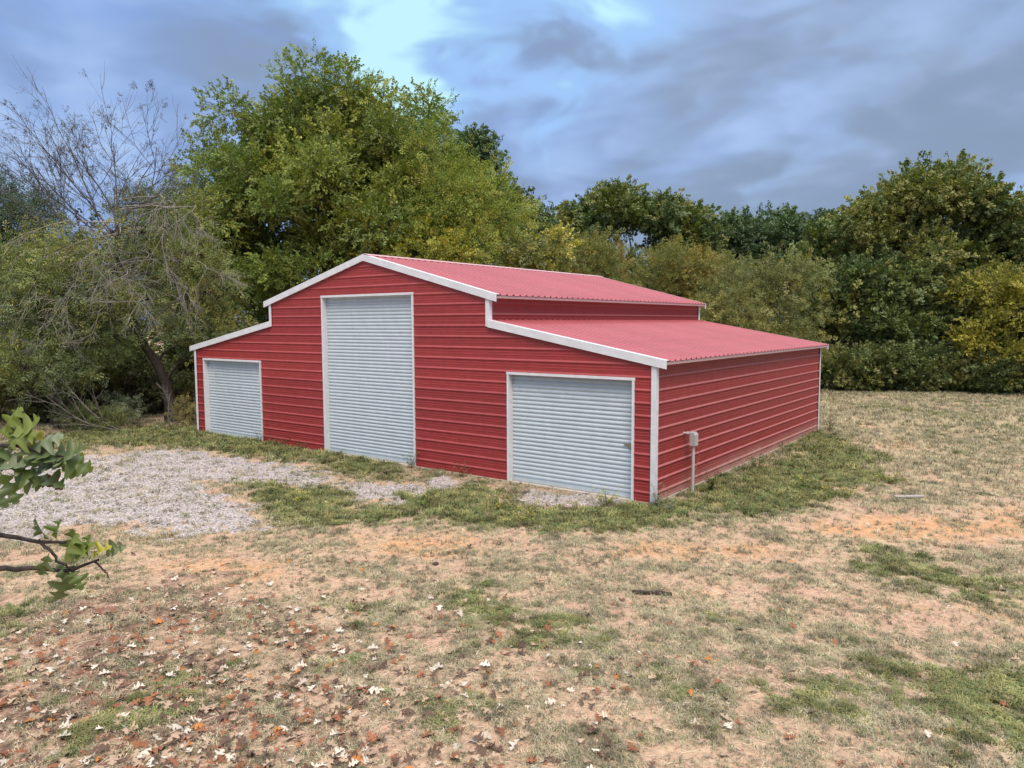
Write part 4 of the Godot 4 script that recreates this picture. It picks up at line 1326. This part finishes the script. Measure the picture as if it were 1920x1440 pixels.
func make_weeds() -> void:
	rng.seed = 207
	var none := Color(0, 0, 0, 0)
	var yellow := Color(0.62, 0.50, 0.05)
	var green := Color(0.11, 0.16, 0.05)
	var olive := Color(0.19, 0.20, 0.07)
	var grey := Color(0.19, 0.24, 0.15)
	weed(Vector3(14.9, 0, 0.14), 0.48, 0.16, "tall weed growing up the white corner trim of the barn", grey, none, 9)
	weed(Vector3(14.2, 0, 0.62), 0.30, 0.34, "yellow flowered weed clump in front of the door with the latch", olive, yellow, 16)
	weed(Vector3(15.2, 0, 0.25), 0.26, 0.26, "pale grey green weed in the grass off the barn corner", grey, none, 12)
	weed(Vector3(12.8, 0, 1.95), 0.26, 0.36, "low yellow flowered weed in the grass before the gravel by the latched door", olive, yellow, 12)
	weed(Vector3(11.6, 0, 2.6), 0.28, 0.36, "yellow flowered weed at the tip of the gravel arm", green, yellow, 14)
	weed(Vector3(9.6, 0, 3.6), 0.24, 0.34, "yellow flowered weed in the grass island beside the gravel", olive, yellow, 10)
	weed(Vector3(13.6, 0, 2.3), 0.22, 0.40, "yellow flowered weed at the border of the orange sand", olive, yellow, 12)
	weed(Vector3(8.95, 0, 0.16), 0.34, 0.20, "green weed at the foot of the tall centre door jamb", green, none, 10)
	weed(Vector3(3.3, 0, 0.18), 0.34, 0.20, "green weed at the jamb of the small door beside the elm", grey, none, 9)
	weed(Vector3(10.5, 0, 0.2), 0.36, 0.22, "thin reddish weed against the red wall between two doors", Color(0.22, 0.14, 0.07), none, 8)
	weed(Vector3(4.2, 0, 0.2), 0.36, 0.30, "thin green weed against the red wall between the small and the tall door", Color(0.14, 0.15, 0.06), none, 9)
	weed(Vector3(5.1, 0, 0.2), 0.30, 0.26, "low weed against the red wall next to the tall door", Color(0.14, 0.15, 0.06), none, 8)
	weed(Vector3(15.25, 0, -1.45), 0.42, 0.24, "dense dark green weed behind the meter post", Color(0.09, 0.10, 0.03), none, 18)
	weed(Vector3(15.2, 0, -4.3), 0.34, 0.30, "bushy weed halfway along the barn's side wall", Color(0.10, 0.12, 0.05), none, 15)
	weed(Vector3(15.15, 0, -6.6), 0.30, 0.30, "low weed against the side wall, nearer its far end", Color(0.10, 0.12, 0.05), none, 12)
	weed(Vector3(15.1, 0, -10.9), 0.55, 0.36, "tall weed growing at the far corner of the side wall", Color(0.10, 0.12, 0.05), none, 16)
	weed(Vector3(16.7, 0, -2.6), 0.20, 0.40, "yellow flowered weed in the green grass beside the side wall", green, yellow, 12)
	weed(Vector3(17.4, 0, -2.2), 0.20, 0.36, "yellowish weed near the bleached board", olive, yellow, 10)
	weed(Vector3(17.9, 0, -4.3), 0.22, 0.36, "yellow green weed beyond the bleached board", olive, yellow, 10)


func make_litter() -> void:
	rng.seed = 208
	var b := Shape.new()
	b.box(Vector3(-0.25, 0, -0.055), Vector3(0.25, 0.022, 0.055), 0.004)
	var board := part("scrap_board", b.mesh(), mats.weathered_board, self)
	board.position = Vector3(18.34, ground_y(18.34, -3.15) + 0.03, -3.15)
	board.rotation = Vector3(0.04, YAW - 0.05, 0.03)
	tag(board, "bleached grey scrap board lying in the dry grass off the side wall", "board")
	var r := Shape.new()
	var pts := []
	for i in 8:
		pts.append(Vector3(cos(i * TAU / 8), 0, sin(i * TAU / 8)) * rng.randf_range(0.038, 0.05))
	for i in 8:
		var p: Vector3 = pts[i]
		var q: Vector3 = pts[(i + 1) % 8]
		var up := Vector3.UP * 0.030
		r.quad(q - up * 0.6, p - up * 0.6, p * 0.85 + up * 0.7, q * 0.85 + up * 0.7)
		r.flat(q * 0.85 + up * 0.7, p * 0.85 + up * 0.7, Vector3(0.006, 0.040, 0))
	var stone := part("stone", r.mesh(), mats.stone, self)
	stone.position = Vector3(13.88, ground_y(13.88, 4.67) + 0.01, 4.67)
	tag(stone, "small black stone lying alone on the bare dirt", "stone")
	var k := Shape.new()
	k.tint = Color(0.10, 0.075, 0.06)
	limb(k, [Vector3(-0.24, 0.012, 0.0), Vector3(-0.1, 0.022, 0.02), Vector3(0.05, 0.02, -0.015), Vector3(0.22, 0.012, 0.0)], 0.030, 0.022, 6)
	limb(k, [Vector3(-0.05, 0.02, 0.0), Vector3(0.06, 0.03, 0.05), Vector3(0.16, 0.02, 0.07)], 0.014, 0.006, 5)
	var bark := part("dead_stick", k.mesh(), mats.bark, self)
	bark.position = Vector3(16.74, ground_y(16.74, 4.0), 4.0)
	bark.rotation.y = YAW - 0.15
	tag(bark, "dark piece of rotten stick on the orange sand", "stick")


func make_oak_branch() -> void:
	rng.seed = 209
	# the oak stands just outside the picture; a low limb reaches in
	var origin := Vector3(20.5, 0, 11.76) + Vector3(-0.6009, 0, -0.7993) * 2.0 + Vector3(-0.7993, 0, 0.6009) * 1.41
	var o := thing("oak_tree", Vector3(origin.x, 0.2, origin.z), YAW, "oak reaching in from the edge with low twigs of lobed green leaves", "tree")
	var y := 2.3                # camera height above this thing's foot is 3.02
	var wood := Shape.new()
	wood.tint = Color(0.10, 0.085, 0.075)
	limb(wood, [Vector3(-2.4, -0.2, -0.6), Vector3(-2.35, 1.0, -0.6), Vector3(-2.3, 2.4, -0.6), Vector3(-2.2, 4.2, -0.6)], 0.20, 0.14, 12)
	part("trunk", wood.mesh(), mats.bark, o)
	# twigs: x to the right of the picture, y up; the frame's edge is near x = 0
	var twigs := [
		[[Vector3(-2.3, 2.15, -0.55), Vector3(-1.2, 2.30, -0.1), Vector3(-0.5, 2.42, 0.0), Vector3(-0.06, 2.445, 0.0), Vector3(0.08, 2.425, 0.01), Vector3(0.17, 2.415, 0.0)], 0.014, 0.0035],
		[[Vector3(-1.2, 2.30, -0.1), Vector3(-0.4, 2.33, 0.05), Vector3(-0.06, 2.345, 0.0), Vector3(0.06, 2.342, 0.0), Vector3(0.19, 2.338, 0.0), Vector3(0.27, 2.372, 0.02)], 0.012, 0.003],
		[[Vector3(-0.5, 2.42, 0.0), Vector3(-0.3, 2.58, 0.0), Vector3(-0.08, 2.66, 0.0), Vector3(0.03, 2.62, 0.0), Vector3(0.12, 2.60, 0.02)], 0.009, 0.003],
		[[Vector3(0.10, 2.424, 0.01), Vector3(0.14, 2.395, 0.02), Vector3(0.165, 2.365, 0.02), Vector3(0.195, 2.340, 0.01)], 0.005, 0.003],
		[[Vector3(-0.08, 2.66, 0.0), Vector3(0.0, 2.70, 0.03), Vector3(0.10, 2.69, 0.05), Vector3(0.20, 2.66, 0.03)], 0.007, 0.003],
		[[Vector3(0.26, 2.365, 0.02), Vector3(0.285, 2.34, 0.02), Vector3(0.30, 2.325, 0.03)], 0.003, 0.002],
	]
	for t in twigs:
		var s := Shape.new()
		s.tint = Color(0.085, 0.070, 0.068)
		var knotty := []
		for i in t[0].size() - 1:
			for k in 4:
				knotty.append(t[0][i].lerp(t[0][i + 1], k / 4.0) + Vector3(rng.randfn(), rng.randfn(), rng.randfn()) * 0.0022)
		knotty.append(t[0][-1])
		limb(s, knotty, t[1], t[2], 8)
		part("twig", s.mesh(), mats.bark, o)
	var greens := []
	for g in [Color(0.095, 0.140, 0.032), Color(0.145, 0.185, 0.038), Color(0.085, 0.120, 0.042), Color(0.30, 0.28, 0.03), Color(0.15, 0.19, 0.11), Color(0.16, 0.05, 0.03)]:
		var m := mat("oak_leaf_%d" % greens.size(), g.linear_to_srgb(), 0.42, 0.5)
		m.backlight_enabled = true
		m.backlight = Color(0.62, 0.68, 0.25)
		greens.append(m)
	var shapes := []
	for k in [[0.088, 0.35, 0.06], [0.096, -0.4, 0.10], [0.068, 0.6, 0.08], [0.102, 0.3, -0.10]]:
		shapes.append(oak_leaf(k[0], k[1], k[2]))
	# leaf: place, heading in the picture plane (degrees), tilt, shape, colour
	var leaves := [
		[0.03, 2.62, -70.0, 60.0, 3, 0], [0.06, 2.61, -28.0, 65.0, 1, 0],
		[0.165, 2.415, 75.0, 55.0, 2, 0], [0.16, 2.42, 120.0, 40.0, 0, 2], [0.19, 2.345, 78.0, 70.0, 3, 0], [0.20, 2.36, 60.0, 55.0, 1, 1], [0.22, 2.36, 45.0, 45.0, 0, 1], [0.25, 2.37, 80.0, 60.0, 2, 0], [0.27, 2.37, 30.0, 35.0, 2, 3], [0.165, 2.365, -60.0, 50.0, 2, 2], [0.19, 2.337, -105.0, 55.0, 1, 2], [0.20, 2.34, -50.0, 40.0, 2, 0], [0.17, 2.40, -110.0, 60.0, 2, 2], [0.28, 2.37, 10.0, 60.0, 2, 2],
		[-0.06, 2.66, -80.0, 50.0, 0, 2], [-0.05, 2.67, 95.0, 55.0, 0, 1], [-0.02, 2.70, 70.0, 50.0, 3, 3], [0.0, 2.70, 30.0, 45.0, 1, 1], [0.02, 2.70, 55.0, 60.0, 3, 1], [0.05, 2.69, 15.0, 35.0, 0, 0], [0.08, 2.69, 35.0, 55.0, 1, 1], [0.10, 2.69, -5.0, 30.0, 3, 2], [0.12, 2.68, -30.0, 40.0, 0, 2], [0.14, 2.68, 20.0, 50.0, 1, 4], [0.16, 2.67, -10.0, 45.0, 0, 4], [0.18, 2.66, 12.0, 40.0, 3, 2], [0.19, 2.66, -35.0, 50.0, 1, 0], [0.12, 2.60, -15.0, 30.0, 0, 0], [0.10, 2.605, 25.0, 35.0, 3, 2], [0.13, 2.60, -40.0, 40.0, 2, 5], [0.04, 2.63, 10.0, 30.0, 0, 4], [0.01, 2.64, 40.0, 50.0, 1, 0], [-0.04, 2.64, 10.0, 40.0, 3, 0], [-0.03, 2.72, 120.0, 60.0, 0, 3], [0.03, 2.71, 100.0, 55.0, 2, 1], [-0.08, 2.70, 60.0, 50.0, 1, 3], [0.14, 2.63, 5.0, 55.0, 2, 4], [0.17, 2.64, -20.0, 60.0, 3, 1],
		[-0.02, 2.665, -20.0, 45.0, 1, 2], [0.02, 2.67, 25.0, 40.0, 0, 1], [0.06, 2.665, -15.0, 35.0, 3, 0], [0.09, 2.66, 40.0, 50.0, 1, 3], [0.12, 2.655, 0.0, 30.0, 0, 2], [0.15, 2.65, 15.0, 45.0, 3, 4], [0.05, 2.72, 60.0, 60.0, 1, 1], [0.0, 2.74, 80.0, 60.0, 0, 3], [-0.02, 2.76, 110.0, 60.0, 1, 1], [0.08, 2.72, 30.0, 50.0, 3, 1], [0.02, 2.60, -60.0, 45.0, 0, 2], [0.08, 2.64, -45.0, 35.0, 1, 0],
		[-0.12, 2.66, -60.0, 50.0, 1, 0], [-0.14, 2.62, 30.0, 50.0, 3, 1], [-0.2, 2.64, 60.0, 45.0, 0, 0], [-0.25, 2.6, -40.0, 45.0, 1, 2],
	]
	for l in leaves:
		var leaf := part("leaf", shapes[l[4]], greens[l[5]], o)
		leaf.transform = Transform3D(Basis(Vector3.BACK, deg_to_rad(l[2])) * Basis(Vector3.RIGHT, deg_to_rad(l[3])) * Basis(Vector3.UP, rng.randf_range(-0.25, 0.25)), Vector3(l[0] - (0.022 if l[1] > 2.59 else 0.020), l[1], rng.randf_range(-0.03, 0.05)))


func _ready() -> void:
	rng.seed = 20251
	var camera := Camera3D.new()
	camera.name = "camera"
	camera.position = Vector3(20.505, 3.22, 11.763)
	camera.basis = Basis(Vector3.UP, YAW) * Basis(Vector3.RIGHT, -0.0834) * Basis(Vector3.BACK, -0.0039)
	camera.fov = 55.05
	camera.near = 0.1
	camera.far = 1500.0
	add_child(camera)
	camera.current = true
	make_sky()
	var sun := DirectionalLight3D.new()
	sun.name = "sun"
	sun.light_energy = 0.5
	sun.light_color = Color(1.0, 0.93, 0.84)
	sun.light_angular_distance = 26.0
	sun.shadow_enabled = true
	sun.basis = Basis.looking_at(-Vector3(0.52, 1.1, 0.55).normalized(), Vector3.UP)
	add_child(sun)

	make_materials()
	make_ground()
	make_barn()
	make_trees()
	make_grass()
	make_debris()
	make_gravel()
	make_fallen_leaves()
	make_meter_post()
	make_weeds()
	make_litter()
	make_oak_branch()
